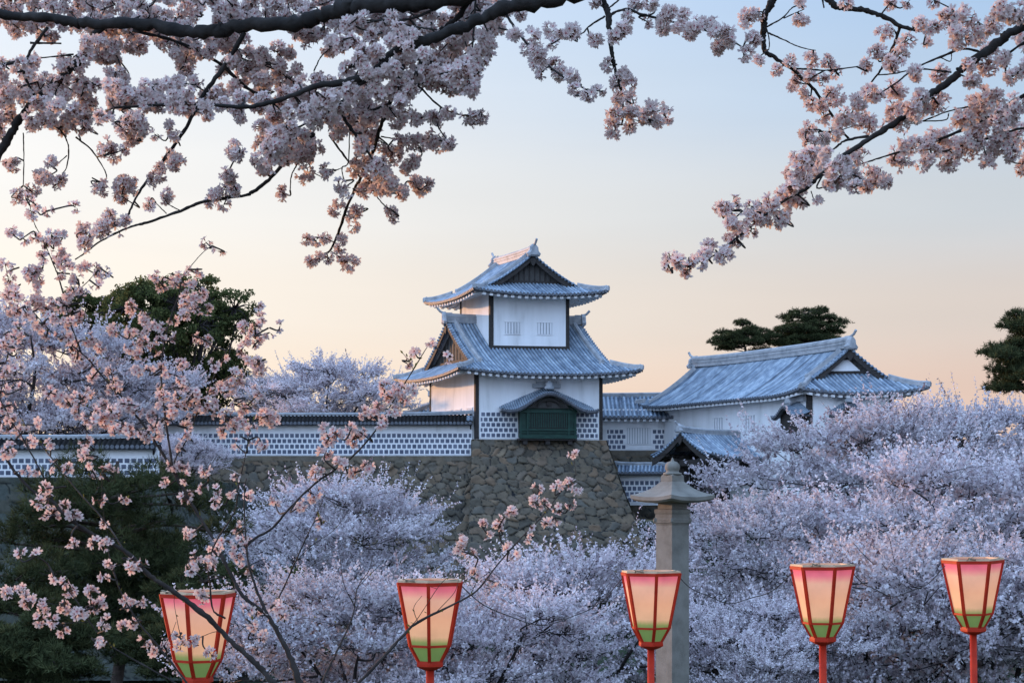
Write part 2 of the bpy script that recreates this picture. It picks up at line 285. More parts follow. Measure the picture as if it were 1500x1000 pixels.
def irimoya(par, name, O, A, B, La, Lb, ze, zr, g, ov, k, lift, oh, row=.25, gi=.5, white_gable=False, ridge_w=.42, ridge_h=.52, mats=('tile','soffit'), rafters=True, seed=1, onis=.62, g2=None, soff=True, gable_mat='wood_brown'):
    """hip-and-gable roof; ridge along B, slopes across A; g = depth of the hipped skirt (0 = plain gable)"""
    rg = np.random.default_rng(seed)
    A3 = np.array([A[0], A[1], 0.]); B3 = np.array([B[0], B[1], 0.]); O3 = np.array([O[0], O[1], 0.]); Z = np.array([0, 0, 1.])
    D = La/2; H = zr-ze; R = .45*min(La, Lb)
    pf = lambda d: ze + H*(k*(d/D) + (1-k)*(np.maximum(d, 0)/D)**2)
    def lf(a, b):
        a, b = np.broadcast_arrays(np.asarray(a, float), np.asarray(b, float))
        da = np.minimum(a, La-a); db = np.minimum(b, Lb-b); s = np.maximum(np.maximum(da, db) if g > 0 else db, 0); d = np.minimum(da, db) if g > 0 else da
        return lift*np.clip(1-s/R, 0, 1)**2*np.clip(1-np.maximum(d, 0)/2.2, 0, 1)
    pos = lambda a, b, z: O3 + np.asarray(a, float)[..., None]*A3 + np.asarray(b, float)[..., None]*B3 + np.asarray(z, float)[..., None]*Z
    gs = (g, g if g2 is None else g2); ge = g-ov; ges = (gs[0]-ov, gs[1]-ov)      # skirt depths and verges, front and back
    r = row*.30
    off = np.array([-row/2, -r*1.05, -r*.75, 0, r*.75, r*1.05, row/2]); hh = np.array([-.02, 0, .95*r, 1.3*r, .95*r, 0, -.02])
    tm, em = MB(), MB()
    n = 12
    def strip(kind, side, c, dtop):
        if dtop < .12: return
        d = np.linspace(-.06, dtop, n); tone = float(np.clip(rg.normal(.6, .22), 0, 1))
        cc = c + off
        if kind == 'm':
            b = np.clip(cc, 0, Lb)[None, :].repeat(n, 0); a = (d if side == 0 else La-d)[:, None].repeat(7, 1)
        else:
            a = np.clip(cc, 0, La)[None, :].repeat(n, 0); b = (d if side == 0 else Lb-d)[:, None].repeat(7, 1)
        z = (pf(d)[:, None] + lf(a, b) + hh[None])
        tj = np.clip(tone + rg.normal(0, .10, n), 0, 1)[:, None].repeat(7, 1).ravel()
        tj = tj*np.tile(np.array([.25,.30,1,1,1,.30,.25]), n); tm.add(pos(a, b, z).reshape(-1, 3), grid_faces(n, 7), tj)  # pan strips darkened: shade between the tile rows painted into the tone
        p = pos(a[0, 3], b[0, 3], z[0, 0] + .3*r); dv = (-A3 if side == 0 else A3) if kind == 'm' else (-B3 if side == 0 else B3)
        hexdisc(em, p + .03*dv, B3 if kind == 'm' else A3, r*1.45)
    nb = int(round(Lb/row)); rb = Lb/nb
    for i in range(nb):
        c = rb*(i+.5)
        dt = D if g <= 0 else (c if c < ges[0] else (Lb-c if c > Lb-ges[1] else D))
        for s in (0, 1): strip('m', s, c, min(dt, D))
    if g > 0:
        na = int(round(La/row)); ra = La/na
        for i in range(na):
            c = ra*(i+.5)
            for s in (0, 1): strip('s', s, c, min(c, La-c, gs[s]+.02))
    roof = tm.build(name, M[mats[0]], par, smooth=True)
    # eaves: dark band + tile ends
    q = np.linspace(0, 1, 40)
    sides = [('m', 0), ('m', 1)] + ([('s', 0), ('s', 1)] if g > 0 else [])
    for kd, s in sides:
        L_ = Lb if kd == 'm' else La
        t = q*L_; z0 = np.zeros(40)
        mk = lambda d: (np.full(40, d if s == 0 else La-d), t) if kd == 'm' else (t, np.full(40, d if s == 0 else Lb-d))
        a, b = mk(-.03); a2, b2 = mk(.14)
        zt = pf(np.zeros(40)) + lf(a, b)
        V = np.stack([pos(a, b, zt-.01), pos(a, b, zt-.10), pos(a2, b2, zt-.105), pos(a2, b2, zt-.20)], 1)
        em.add(V.reshape(-1, 3), grid_faces(40, 4))
    em.build("eave_edge", M['tile_end'], roof)
    if soff:
        sm = MB()
        for kd, s in sides:
            L_ = Lb if kd == 'm' else La
            def sp(t, d, dz):
                t, d, dz = np.broadcast_arrays(np.asarray(t, float), np.asarray(d, float), np.asarray(dz, float))
                a, b = ((d if s == 0 else La-d), t) if kd == 'm' else (t, (d if s == 0 else Lb-d))
                return pos(a, b, ze + lf(a, b) - .18 + .28*d + dz)
            tl = np.linspace(0, L_, 40)[:, None]; dl = np.array([.14, oh*.4, oh*.75, oh+.08])[None, :]
            lim = np.minimum(tl, L_-tl) if g > 0 else np.full_like(tl, 99.)
            sm.add(sp(tl, np.minimum(dl, np.maximum(lim, .02)), 0.), grid_faces(40, 4))
            if rafters:
                m_ = int(L_/.46)
                for i in range(m_):
                    t0 = L_*(i+.5)/m_; top = min(oh, min(t0, L_-t0)+.1) if g > 0 else oh
                    if top < .35: continue
                    V = []
                    for d in (.10, top):
                        for tt in (t0-.105, t0+.105):
                            for dz in (-.15, .01): V.append(sp(tt, d, dz))
                    sm.add(np.array(V).reshape(-1, 3), BOXF)
        sm.build("soffit", M[mats[1]], roof)
    # ridges
    def ridge_part(nm, pts, w, h, courses=True):
        mb = MB(); sweep(mb, pts, rect(w, h, -.05))
        if courses:
            for c in (.35, .68): sweep(mb, pts, rect(w+.07, .05, h*c))
        p2 = np.asarray(pts, float) + np.array([0, 0, h-.06]); th = np.linspace(0, np.pi, 6)
        sweep(mb, p2, np.stack([(w*.36)*np.cos(th), (w*.36)*np.sin(th)+.0], 1))
        return mb
    e0, e1 = (ges[0]-.02, Lb-ges[1]+.02) if g > 0 else (-.05, Lb+.05)
    bb = np.linspace(e0, e1, 16); cu = .16*np.abs((bb-Lb/2)/(Lb/2))**3
    rp = pos(np.full(16, D), bb, zr-.04+cu)
    mb = ridge_part("ridge", rp, ridge_w, ridge_h)
    mb.build("ridge", M['ridge'], roof)
    if onis:
        for ends, dv in ((0, -B3), (-1, B3)):
            mb = MB(); c = rp[ends] + dv*.06 + Z*(-.28*onis)
            oni(mb, c, dv, onis*1.35); horn(mb, rp[ends] + Z*(ridge_h+.04), dv, onis*1.0, onis*.14)
            mb.build("ridge_end_tile", M['ridge'], roof)
    if g > 0:
        for sa in (0, 1):
            for sb in (0, 1):
                ge = ges[sb]; t = np.linspace(-.06, ge+.1, 12); a = t if sa == 0 else La-t; b = t if sb == 0 else Lb-t
                mb = ridge_part("hip", pos(a, b, pf(t)+lf(a, b)+.02+np.where(t < .4, (.4-t)*.12, 0)), .26, .26, False)
                dv = (A3 if sa else -A3) + (B3 if sb else -B3)
                oni(mb, pos(np.array(a[1]), np.array(b[1]), pf(t[1])+lf(a[1], b[1])+.0), dv, .36)
                mb.build("hip_ridge", M['ridge'], roof)
                # descending ridge down the verge
                d = np.linspace(ge+.18, D-.15, 12); a = d if sa == 0 else La-d; b = np.full(12, ge+.62 if sb == 0 else Lb-ge-.62)
                mb = ridge_part("desc", pos(a, b, pf(d)+.04), .26, .28, False)
                dv = A3 if sa else -A3
                oni(mb, pos(np.array(a[0]), np.array(b[0]), pf(d[0])-.02), dv, .40)
                mb.build("descending_ridge", M['ridge'], roof)
    # gables: wall, bargeboards, verge tiles
    for sb in (0, 1):
        gb = gs[sb] if g > 0 else gi; ve = ges[sb] if g > 0 else 0.0; d0 = max(gs[sb], .25) if g > 0 else oh*.9
        bw = gb if sb == 0 else Lb-gb; dv = -B3 if sb == 0 else B3
        d = np.concatenate([np.linspace(d0, D, 10)]); zb = pf(np.array(d0))-.15
        mb = MB()
        for sa in (0, 1):
            a = d if sa == 0 else La-d
            V = np.stack([pos(a, np.full(10, bw), np.full(10, zb)), pos(a, np.full(10, bw), pf(d)-.04)], 1); mb.add(V.reshape(-1, 3), grid_faces(10, 2))
        gw = mb.build("gable_wall", M[gable_mat], roof)
        # lattice battens and beam
        mb = MB()
        for x in np.linspace(-.55, .55, 9):
            a = D*(1+x*(1-d0/D)); top = pf(np.array(min(a, La-a)))-.3
            if top-zb > .3: box8(mb, pos(np.array(a-.03), np.array(bw), zb) + dv*.03, A3*.06, dv*.04, Z*(top-zb))
        aw = (D-d0)*.85
        box8(mb, pos(np.array(D-aw), np.array(bw), zb+.16)+dv*.03, A3*2*aw, dv*.09, Z*.15)
        mb.build("gable_lattice", M['wood'], gw)
        if white_gable:
            mb = MB(); hh_ = (zr-zb)*.42; ww = (D-d0)*.52
            V = [pos(np.array(D-ww), np.array(bw), zb+.34), pos(np.array(D+ww), np.array(bw), zb+.34), pos(np.array(D+ww*.25), np.array(bw), zb+.3+hh_), pos(np.array(D-ww*.25), np.array(bw), zb+.3+hh_)]
            V = [v+dv*.10 for v in V] + [v+dv*.02 for v in V]; mb.add(V, [np.array([[0,1,2,3],[0,4,5,1],[1,5,6,2],[2,6,7,3],[3,7,4,0]])])
            mb.build("gable_plaster", M['plaster'], gw)
        mb = MB()
        dd = np.linspace(d0*.72 if g > 0 else .05, D, 14)
        for sa in (0, 1):
            vm = MB(); a = dd if sa == 0 else La-dd; bv = np.full(14, ve+.05 if sb == 0 else Lb-ve-.05)
            z = pf(dd); w_ = .34 + .10*(1-dd/D)
            V = np.stack([pos(a, bv, z-.05), pos(a, bv, z-.05-w_), pos(a, bv+(.10 if sb == 0 else -.10), z-.05-w_), pos(a, bv+(.10 if sb == 0 else -.10), z-.05)], 1)
            mb.add(V.reshape(-1, 3), [grid_faces(14, 4)])
            # verge row: stub tiles lying across the verge
            m_ = int((D-dd[0])/.24)
            for i in range(m_):
                x = dd[0]+.1 + (D-.25-dd[0])*(i+.5)/m_; a1 = x if sa == 0 else La-x; zz = float(pf(np.array(x)))
                p0 = pos(np.array(a1), np.array(ve-.04 if sb == 0 else Lb-ve+.04), zz+.03); 
                p1 = p0 - dv*.42 + Z*.0
                tube(vm, [p0, (p0+p1)/2, p1], .085, 6, .55)
            vm.build("verge_tile", M['tile'], roof, smooth=True)
        mb.build("bargeboard", M['wood'], roof)
        mb = MB(); c = pos(np.array(D), np.array(ve+.03 if sb == 0 else Lb-ve-.03), zr-.42)+dv*.06; s = .42 if H > 1.5 else .25
        o = [(-.5,.0),(-.3,-.55),(0,-.95),(.3,-.55),(.5,0),(.25,.35),(-.25,.35)]
        V = [c + s*(x*A3 + y*Z) for x, y in o] + [c + s*(x*A3 + y*Z) - dv*.08 for x, y in o]; i = np.arange(7); j = (i+1) % 7
        mb.add(V, [i[None], np.stack([i, j, j+7, i+7], 1)])
        mb.build("gable_pendant", M['wood'], roof)
    return roof

# ---------------------------------------------------------------- wall helpers
def v2(a, b=0): return np.array([math.cos(math.radians(a)), math.sin(math.radians(a)), 0.])
Z3 = np.array([0, 0, 1.])
def prism(mb, O, U, V, lu, lv, z0, z1):
    O = np.array([O[0], O[1], z0]); box8(mb, O, U*lu, V*lv, Z3*(z1-z0))
def namako(par, O, U, Nn, length, z0, rows, pitch_x=.345, pitch_z=.335, proud=.05, gap=.28, skip=None, seed=0):
    """white raised joints with a running bond of grey tiles; O = world xyz of the left lower corner"""
    rg = np.random.default_rng(seed); O = np.array([O[0], O[1], z0]); h = rows*pitch_z + .08
    mb = MB(); box8(mb, O, U*length, Nn*proud, Z3*h); jp = mb.build("tile_joint_panel", M['joint'], par)
    tb = MB()
    for r in range(rows):
        x = -pitch_x*(.5 if r % 2 else 0) + .06
        while x < length-.05:
            a, b = max(x+gap*pitch_x/2, .06), min(x+pitch_x*(1-gap/2), length-.06)
            zz0 = r*pitch_z + .04 + gap*pitch_z/2
            if b-a > .05 and not (skip and skip(a, b)):
                # a tile, set 6 mm proud of the bed and ringed by the thicker white joint
                tn = float(np.clip(rg.normal(.5, .22), 0, 1)); p = O + U*a + Z3*zz0 + Nn*(proud+.001)
                box8(tb, p, U*(b-a), Nn*.006, Z3*pitch_z*(1-gap), tn)
            x += pitch_x
    tb.build("tile_facing", M['namako'], jp)
    return jp
def lattice_window(par, c, U, Nn, w, h, bars=5):
    """barred window; c = centre on the wall plane"""
    mb = MB(); c = np.asarray(c, float)
    box8(mb, c - U*w/2 - Z3*h/2 + Nn*.004, U*w, Nn*.012, Z3*h); wd = mb.build("window", M['window'], par)
    mb = MB(); n = bars
    for i in range(n):
        x = -w/2 + w*(i+.5)/n
        box8(mb, c + U*(x-.06) - Z3*(h/2-.012) + Nn*.017, U*.12, Nn*.05, Z3*(h-.024))
    for zz in (-h/2-.05, h/2): box8(mb, c - U*(w/2+.06) + Z3*zz + Nn*.003, U*(w+.12), Nn*.06, Z3*.05)
    mb.build("window_lattice", M['plaster'], wd); return wd

# ---------------------------------------------------------------- stone walls: Voronoi relief on a battered surface
def stone_wall(name, Sfun, lu, lt, nrm, size, seed, label, cat, res=.065, bulge=.17, par=None, dressed=0.0, sq=1.25, mat='stone'):
    """Sfun(u,t)->xyz, t down the face. One relief mesh of fitted boulders, each with a tone of its own."""
    rg = np.random.default_rng(seed)
    nu, nt_ = int(lu/size)+2, int(lt/(size/sq))+2
    gx, gy = np.meshgrid(np.arange(-1, nu), np.arange(-1, nt_), indexing='ij')
    sx = ((gx+.5*(gy % 2)) + rg.uniform(-.42, .42, gx.shape))*size; sy = (gy + rg.uniform(-.42, .42, gx.shape))*size/sq
    tones = np.clip(rg.beta(1.6, 1.5, gx.shape)*.82+.18, 0, 1); bl = rg.uniform(.5, 1.2, gx.shape); tilt = rg.normal(0, .18, gx.shape+(2,))
    us = np.linspace(0, lu, int(lu/res)); ts = np.linspace(0, lt, int(lt/res)); U_, T_ = np.meshgrid(us, ts, indexing='ij')
    wu = U_ + .10*np.sin(T_*5.1+1)+.05*np.sin(U_*9); wt = T_ + .07*np.sin(U_*4.3)+.04*np.sin(T_*11)
    ci = np.floor(wu/size).astype(int); cj = np.floor(wt/(size/sq)).astype(int)
    f1 = np.full(U_.shape, 1e9); f2 = f1.copy(); bi = np.zeros(U_.shape, int); bj = bi.copy()
    for di in (-2, -1, 0, 1, 2):
        for dj in (-2, -1, 0, 1, 2):
            i = np.clip(ci+di+1, 0, gx.shape[0]-1); j = np.clip(cj+dj+1, 0, gx.shape[1]-1)
            d = np.hypot(wu-sx[i, j], (wt-sy[i, j])*sq)
            nw = d < f1; f2 = np.where(nw, f1, np.minimum(f2, np.where(d > f1, d, f2))); bi = np.where(nw, i, bi); bj = np.where(nw, j, bj); f1 = np.where(nw, d, f1)
    e = np.clip((f2-f1)/(size*.34), 0, 1); hgt = bulge*bl[bi, bj]*(1-(1-e)**3.0)
    hgt += e*(tilt[bi, bj, 0]*(wu-sx[bi, bj]) + tilt[bi, bj, 1]*(wt-sy[bi, bj]))
    tone = np.where(e < .15, 0.0, tones[bi, bj])
    if dressed:
        m = T_ < dressed; hgt = np.where(m, bulge*.9, hgt); 
        tone = np.where(m, .52+.12*np.sin(np.floor(U_/1.3)*7.1), tone)
    V = Sfun(U_, T_) + hgt[..., None]*np.asarray(nrm)
    mb = MB(); mb.add(V.reshape(-1, 3), grid_faces(len(us), len(ts)), tone.ravel())
    o = mb.build(name, M[mat], par, smooth=True)
    if label: tag(o, label, cat)
    return o

# ================================================================= the corner turret
UA, VA = 9.2, 24.8
TU = np.array([math.cos(math.radians(UA)), math.sin(math.radians(UA)), 0.]); TV = np.array([-math.sin(math.radians(VA)), math.cos(math.radians(VA)), 0.])
TNF = np.array([TU[1], -TU[0], 0.]); TNL = np.array([-TV[1], TV[0], 0.])    # outward normals: front, left
P0 = P(697, 642, 115.0); P0z = 4.5; LU, LV = 8.7, 8.2
def tp(u, v, z): return np.array([P0[0], P0[1], 0.]) + u*TU + v*TV + z*Z3
def build_turret():
    T = empty("castle_turret", tp(LU/2, LV/2, P0z), "two storey white castle turret with curved grey tiled roofs on the stone base", "castle turret")
    mb = MB(); prism(mb, tp(0, 0, 0), TU, TV, LU, LV, 4.45, 9.35); lw = mb.build("lower_wall", M['plaster'], T)
    u0, u1, v0, v1 = 1.62, 7.07, 1.5, 6.75
    mb = MB(); prism(mb, tp(u0, v0, 0), TU, TV, u1-u0, v1-v0, 9.6, 14.95); uw = mb.build("upper_wall", M['plaster'], T)
    # dark corner boards
    def corner(par, u, v, z0, z1, sgn_u, sgn_v, w=.24):
        mb = MB(); a = tp(u, v, z0) + (.035*TNF if sgn_v > 0 else 0) + (.035*TNL if sgn_u > 0 else -.035*TNL)
        box8(mb, tp(u, v, z0) + TNF*.035*(1 if sgn_v > 0 else -1) + TNL*.035*(1 if sgn_u > 0 else -1), TU*w*sgn_u, TV*w*sgn_v, Z3*(z1-z0)); mb.build("corner_board", M['wood'], par)
    corner(lw, 0, 0, 4.47, 9.25, 1, 1); corner(lw, LU, 0, 4.47, 9.25, -1, 1); corner(lw, 0, LV, 4.47, 9.25, 1, -1)
    corner(uw, u0, v0, 10.5, 14.9, 1, 1); corner(uw, u1, v0, 10.5, 14.9, -1, 1); corner(uw, u0, v1, 10.5, 14.9, 1, -1)
    for (O, U_, Nn, L_) in ((tp(u0-.05, v0, 0), TU, TNF, u1-u0+.1), (tp(u0, v0-.05, 0), TV, TNL, v1-v0+.1)):
        mb = MB(); box8(mb, np.array([O[0], O[1], 10.3]) + Nn*.0, U_*L_, Nn*.09, Z3*.62); mb.build("base_board", M['wood'], uw)
    irimoya(T, "upper_roof", tp(u0-1.85, v0-1.85, 0)[:2], TU, TV, (u1-u0)+3.7, (v1-v0)+3.7, 14.28, 17.15, 1.95, .62, .60, .32, 1.85, seed=3)
    irimoya(T, "lower_roof", tp(-1.85, LV+1.85, 0)[:2], -TV, TU, LV+3.7, LU+3.7, 8.78, 12.72, 2.0, .62, .72, .36, 1.85, seed=4, gable_mat='wood_brown')
    # windows
    zc = (HZ-480.5)*116.9/F
    for px in (755, 801.5):
        u = u0 + (px-727)/(833-727)*(u1-u0-.3)+.15
        lattice_window(uw, tp(u, v0, zc), TU, TNF, 1.02, .80)
    lattice_window(uw, tp(u0, v0+3.4, zc+.1), TV, TNL, 1.0, .8)
    zl = (HZ-608)*117/F
    for v in (1.0, 3.0, 4.6, 6.3): lattice_window(lw, tp(0, v, 6.25), TV, TNL, 1.0, .7)
    # tiled wainscot left and right of the bay
    namako(lw, tp(.26, 0, 0), TU, TNF, 2.62, 4.52, 5, .345, .352, seed=1)
    namako(lw, tp(6.72, 0, 0), TU, TNF, 1.72, 4.52, 5, .345, .352, seed=2)
    # the green bay with its undulating roof
    b0, b1, dep = 2.9, 6.68, .85
    mb = MB(); prism(mb, tp(b0, 0, 0)+TNF*dep, TU, -TNF, b1-b0, dep, 4.62, 6.72); bay = mb.build("bay_window", M['green'], T)
    mb = MB()
    for i in range(17):
        x = b0+.55 + (b1-b0-1.1)*(i+.5)/17; box8(mb, tp(x-.045, 0, 5.22)+TNF*(dep+.002), TU*.09, TNF*.06, Z3*.98)
    for zz, hh, pr in ((4.5, .22, .16), (5.02, .14, .12), (6.22, .16, .12), (4.86, .08, .09)): box8(mb, tp(b0-.08, 0, zz)+TNF*(dep-.02), TU*(b1-b0+.16), TNF*(pr+.02), Z3*hh)
    for x in (b0-.04, b0+.42, b1-.54, b1-.10): box8(mb, tp(x, 0, 4.56)+TNF*(dep-.01), TU*.14, TNF*.12, Z3*2.05)
    mb.build("bay_lattice", M['green'], bay)
    mb = MB(); box8(mb, tp(b0+.5, 0, 5.17)+TNF*(dep+.0015), TU*(b1-b0-1.0), TNF*.004, Z3*1.04); mb.build("bay_opening_shade", M['wood'], bay)  # dark sheet added as painted shade behind the lattice
    mb = MB()
    for x in (b0+.2, (b0+b1)/2-.15, b1-.5): box8(mb, tp(x, 0, 4.12)+TNF*.01, TU*.3, TNF*(dep-.05), Z3*.36)
    box8(mb, tp(b0-.1, 0, 4.38)+TNF*.005, TU*(b1-b0+.2), TNF*(dep+.05), Z3*.115); mb.build("bay_bracket", M['wood'], bay)
    karahafu(bay, (b0+b1)/2+.02, 3.3, 6.36, 7.55, 1.75, tp, TU, TNF, 8.05, seed=5)
    return T
def karahafu(par, uc, hw, z_e, z_f, dep, tpf, U, Nn, z_b, seed=0, frontboard=True, rows=44):
    """undulating gable roof: the front edge is a humped curve, the surface climbs back to a short ridge at the wall"""
    s = np.linspace(-1, 1, 61); hump = .5*(1+np.cos(np.pi*np.clip(np.abs(s)/.86, 0, 1))); zf = z_e + (z_f-z_e)*hump**1.15 + .10*np.clip((np.abs(s)-.8)/.2, 0, 1)**2
    base = tpf(uc, 0, 0); t = np.linspace(0, 1, 7)
    ub = s*hw*.98; zb = z_e + .28 + (z_b-z_e-.28)*(1-np.abs(s))**.95
    def S(si, ti):
        k = (si+1)*30; 
        zf_ = np.interp(si, s, zf); zb_ = np.interp(si, s, zb)
        return base + (si*hw*(1-.02*ti))[..., None]*U + (dep*(1-ti))[..., None]*Nn + (zf_*(1-ti)+zb_*ti - .10*np.sin(np.pi*ti))[..., None]*Z3
    tm = MB(); em = MB(); w = 2/rows; o = np.array([-.5,-.27,-.2,0,.2,.27,.5])*w; r = hw*w*.27; hh = np.array([-.01,0,.75,1.05,.75,0,-.01])*r
    for i in range(rows):
        si = np.clip(-1+w*(i+.5)+o, -1, 1)
        SS, TT = np.meshgrid(si, t, indexing='ij'); V = S(SS, TT) + hh[:, None, None]*Z3; tm.add(V.reshape(-1, 3), grid_faces(7, 7), np.repeat([.2,.3,.8,.8,.8,.3,.2], 7))  # pans toned down here too, as painted shade between rows
        hexdisc(em, S(np.array(si[3]), np.array(0.))+Nn*.03, U, r*1.4)
    rf = tm.build("bay_roof", M['tile'], par, smooth=True)
    for z0, z1, d0, m_, nm in ((-.02, -.13, 0.0, None, None), (-.13, -.24, -.10, None, None)):
        V = np.stack([S(s, s*0)+(z0)*Z3+Nn*d0, S(s, s*0)+z1*Z3+Nn*d0, S(s, s*0+.05)+z1*Z3+Nn*(d0-.08)], 1); em.add(V.reshape(-1, 3), grid_faces(61, 3))
    # closed underside
    V = np.stack([S(s, s*0)-.2*Z3, S(s, s*0+1)-.3*Z3], 1); em.add(V.reshape(-1, 3), grid_faces(61, 2))
    em.build("eave_edge", M['tile_end'], rf)
    c = S(np.array(0.), np.array(.95)); mb = MB(); sweep(mb, [c-Nn*.3+Z3*.0, c+Nn*.1, c+Nn*dep*.62-Z3*.12], rect(.34, .34, -.08)); oni(mb, c+Nn*dep*.64-Z3*.22, Nn, .55)
    box8(mb, c-U*.95-Nn*.1-Z3*.05, U*1.9, Nn*.35, Z3*.28); box8(mb, c-U*.7-Nn*.08+Z3*.23, U*1.4, Nn*.28, Z3*.16)
    mb.build("ridge", M['ridge'], rf)
    if frontboard:
        # pale tympanum with a carved frog-leg strut
        mb = MB(); k = np.abs(s) < .52; ss = s[k]
        V = np.stack([base + (ss*hw)[:, None]*U + Nn*(dep*.60) + (np.interp(ss, s, zf)-.33)[:, None]*Z3, base + (ss*hw)[:, None]*U + Nn*(dep*.60) + (ss*0+z_e+.18)[:, None]*Z3], 1)
        mb.add(V.reshape(-1, 3), grid_faces(k.sum(), 2)); mb.build("bay_gable", M['wood_brown'], par)
        mb = MB(); q = np.linspace(0, np.pi, 15); pts = [base + U*(.75*math.cos(a)) + Nn*(dep*.60+.06) + Z3*(z_e+.28+.42*math.sin(a)) for a in q]; sweep(mb, pts, rect(.10, .16), up=Nn)
        box8(mb, base - U*.16 + Nn*(dep*.6+.02) + Z3*(z_e+.3), U*.32, Nn*.08, Z3*.42); mb.build("frog_leg_strut", M['wood'], par)
    return rf
build_turret()

# ---------------------------------------------------------------- wall tops
def dobei(name, A, B, z0, rows, zw, z_e, z_r, label, dark=True, hw=.85, seed=0, pitch=.345, pz=.345):
    """plastered wall with a tiled wainscot and its own little roof, from A to B (xy), front to the right-hand side normal"""
    A = np.array([A[0], A[1], 0.]); B = np.array([B[0], B[1], 0.]); L_ = np.linalg.norm(B-A); U = (B-A)/L_; Nn = np.array([U[1], -U[0], 0.])
    T = empty(name, (A+B)/2+Z3*z0, label, "wall")
    mb = MB(); box8(mb, A+Z3*(z0-.1)-Nn*.35, U*L_, Nn*.35, Z3*(z_e+.15-z0+.1)); w = mb.build("wall_face", M['plaster'], T)
    namako(w, A+U*.02, U, Nn, L_-.04, z0+.04, rows, pitch, pz, seed=seed)
    irimoya(T, "wall_roof", (A-Nn*.175+Nn*hw)[:2], -Nn, U, 2*hw, L_, z_e, z_r, 0, 0, .9, .0, hw*.75, row=.26, gi=.1, ridge_w=.3, ridge_h=.16, mats=('tile_dark' if dark else 'tile', 'soffit'), rafters=False, onis=.25, seed=seed, gable_mat='plaster')
    return T
a = P(240, 0, 115.6); b = P(692, 0, 115.3)
dobei("plaster_wall", a, b, 3.36, 4, 4.95, 5.56, 6.12, "white plaster wall with dark tiled coping joining the left side of the turret", seed=11, pz=.365)
a = P(-110, 0, 88.5); b = P(231, 0, 88.0)
dobei("plaster_wall", a, b, 1.45, 3, 2.4, 3.04, 3.5, "low white plaster wall behind the dark pine at the far left", seed=12, pz=.31, hw=.7)
a = P(888, 0, 119.0); b = P(1022, 0, 118.0)
dobei("plaster_wall", a, b, .12, 4, 1.8, 2.28, 2.85, "short tiled wall between the turret's stone base and the wooden gate", dark=False, seed=13, pz=.39)

# ---------------------------------------------------------------- stone bases
def batt(t): return .30*t + .012*t*t
# turret base, front face
def S_front(u, t):
    w = batt(t); f = u/(LU+.3)
    uu = -.25 + f*(LU+.5) + (f-.0)*w*.78 - (1-f)*w*.25
    return tp(0, 0, 4.44)[None, None] + uu[..., None]*TU + w[..., None]*TNF + .02*TNF - t[..., None]*Z3
stone_wall("stone_bastion", S_front, LU+.3, 12.5, TNF, .60, 21, "tall battered base of fitted boulders under the turret", "stone wall", dressed=.0)
def S_right(u, t):
    w = batt(t); return tp(LU+.25, 0, 4.44)[None, None] + (w*.78)[..., None]*TU + (w)[..., None]*TNF*(1-u/9)[..., None] + u[..., None]*TV - t[..., None]*Z3
mbp = stone_wall("side_face", S_right, 9, 12.5, -TNL, .8, 22, None, None, res=.2, par=bpy.data.objects["stone_bastion"])
mb = MB(); prism(mb, tp(-.2, .05, 0), TU, TV, LU+.4, LV, -9, 4.43); mb.build("core", M['court'], bpy.data.objects["stone_bastion"])
# wall under the left plaster wall
yA = 115.05
def S_left(u, t):
    w = batt(t)*.95
    x0 = P(170, 0, yA)[0]; return np.stack([x0+u, yA+.25-w-.0*u, 3.34-t], -1)
stone_wall("stone_wall", S_left, P(708, 0, yA)[0]-P(170, 0, yA)[0], 11.5, (0, -1, 0), .60, 23, "long boulder wall under the white plaster wall left of the turret", "stone wall", dressed=.34)
# projecting bastion behind the pine
xc = P(238, 0, 88)[0]
def S_b1(u, t):
    w = batt(t); return np.stack([xc-26+u + (u/26)*w, 87.9-w, 1.44-t], -1)
def S_b2(u, t):
    w = batt(t); return np.stack([xc+w, 87.9+u-w*(1-u/29), 1.44-t], -1)
o = stone_wall("stone_bastion", S_b1, 26, 10, (0, -1, 0), .85, 24, "dark stone bastion behind the pine at the lower left", "stone wall", res=.10, mat="stone_shaded")
stone_wall("side_face", S_b2, 29, 10, (1, 0, 0), .85, 25, None, None, res=.11, par=o, mat='stone_shaded')
# courtyards
mb = MB()
box8(mb, (-120, 116.0, -8), (112.8+xc+26+.0*0, 0, 0), (0, 200, 0), (0, 0, 11.3)) if False else None
mb.add([(-140,115.7,3.3),(P(700,0,115)[0],115.7,3.3),(4,124,3.3),(17,128,3.3),(17,300,3.3),(-140,300,3.3)], [np.arange(6)[None]])
mb.build("castle_yard", M['court']); bpy.data.objects["castle_yard"]["kind"] = "structure"
mb = MB(); mb.add([(-140,88.2,1.4),(xc-.05,88.2,1.4),(xc-.05,115.6,1.4),(-140,115.6,1.4)], [np.arange(4)[None]])
mb.build("lower_yard", M['court']); bpy.data.objects["lower_yard"]["kind"] = "structure"

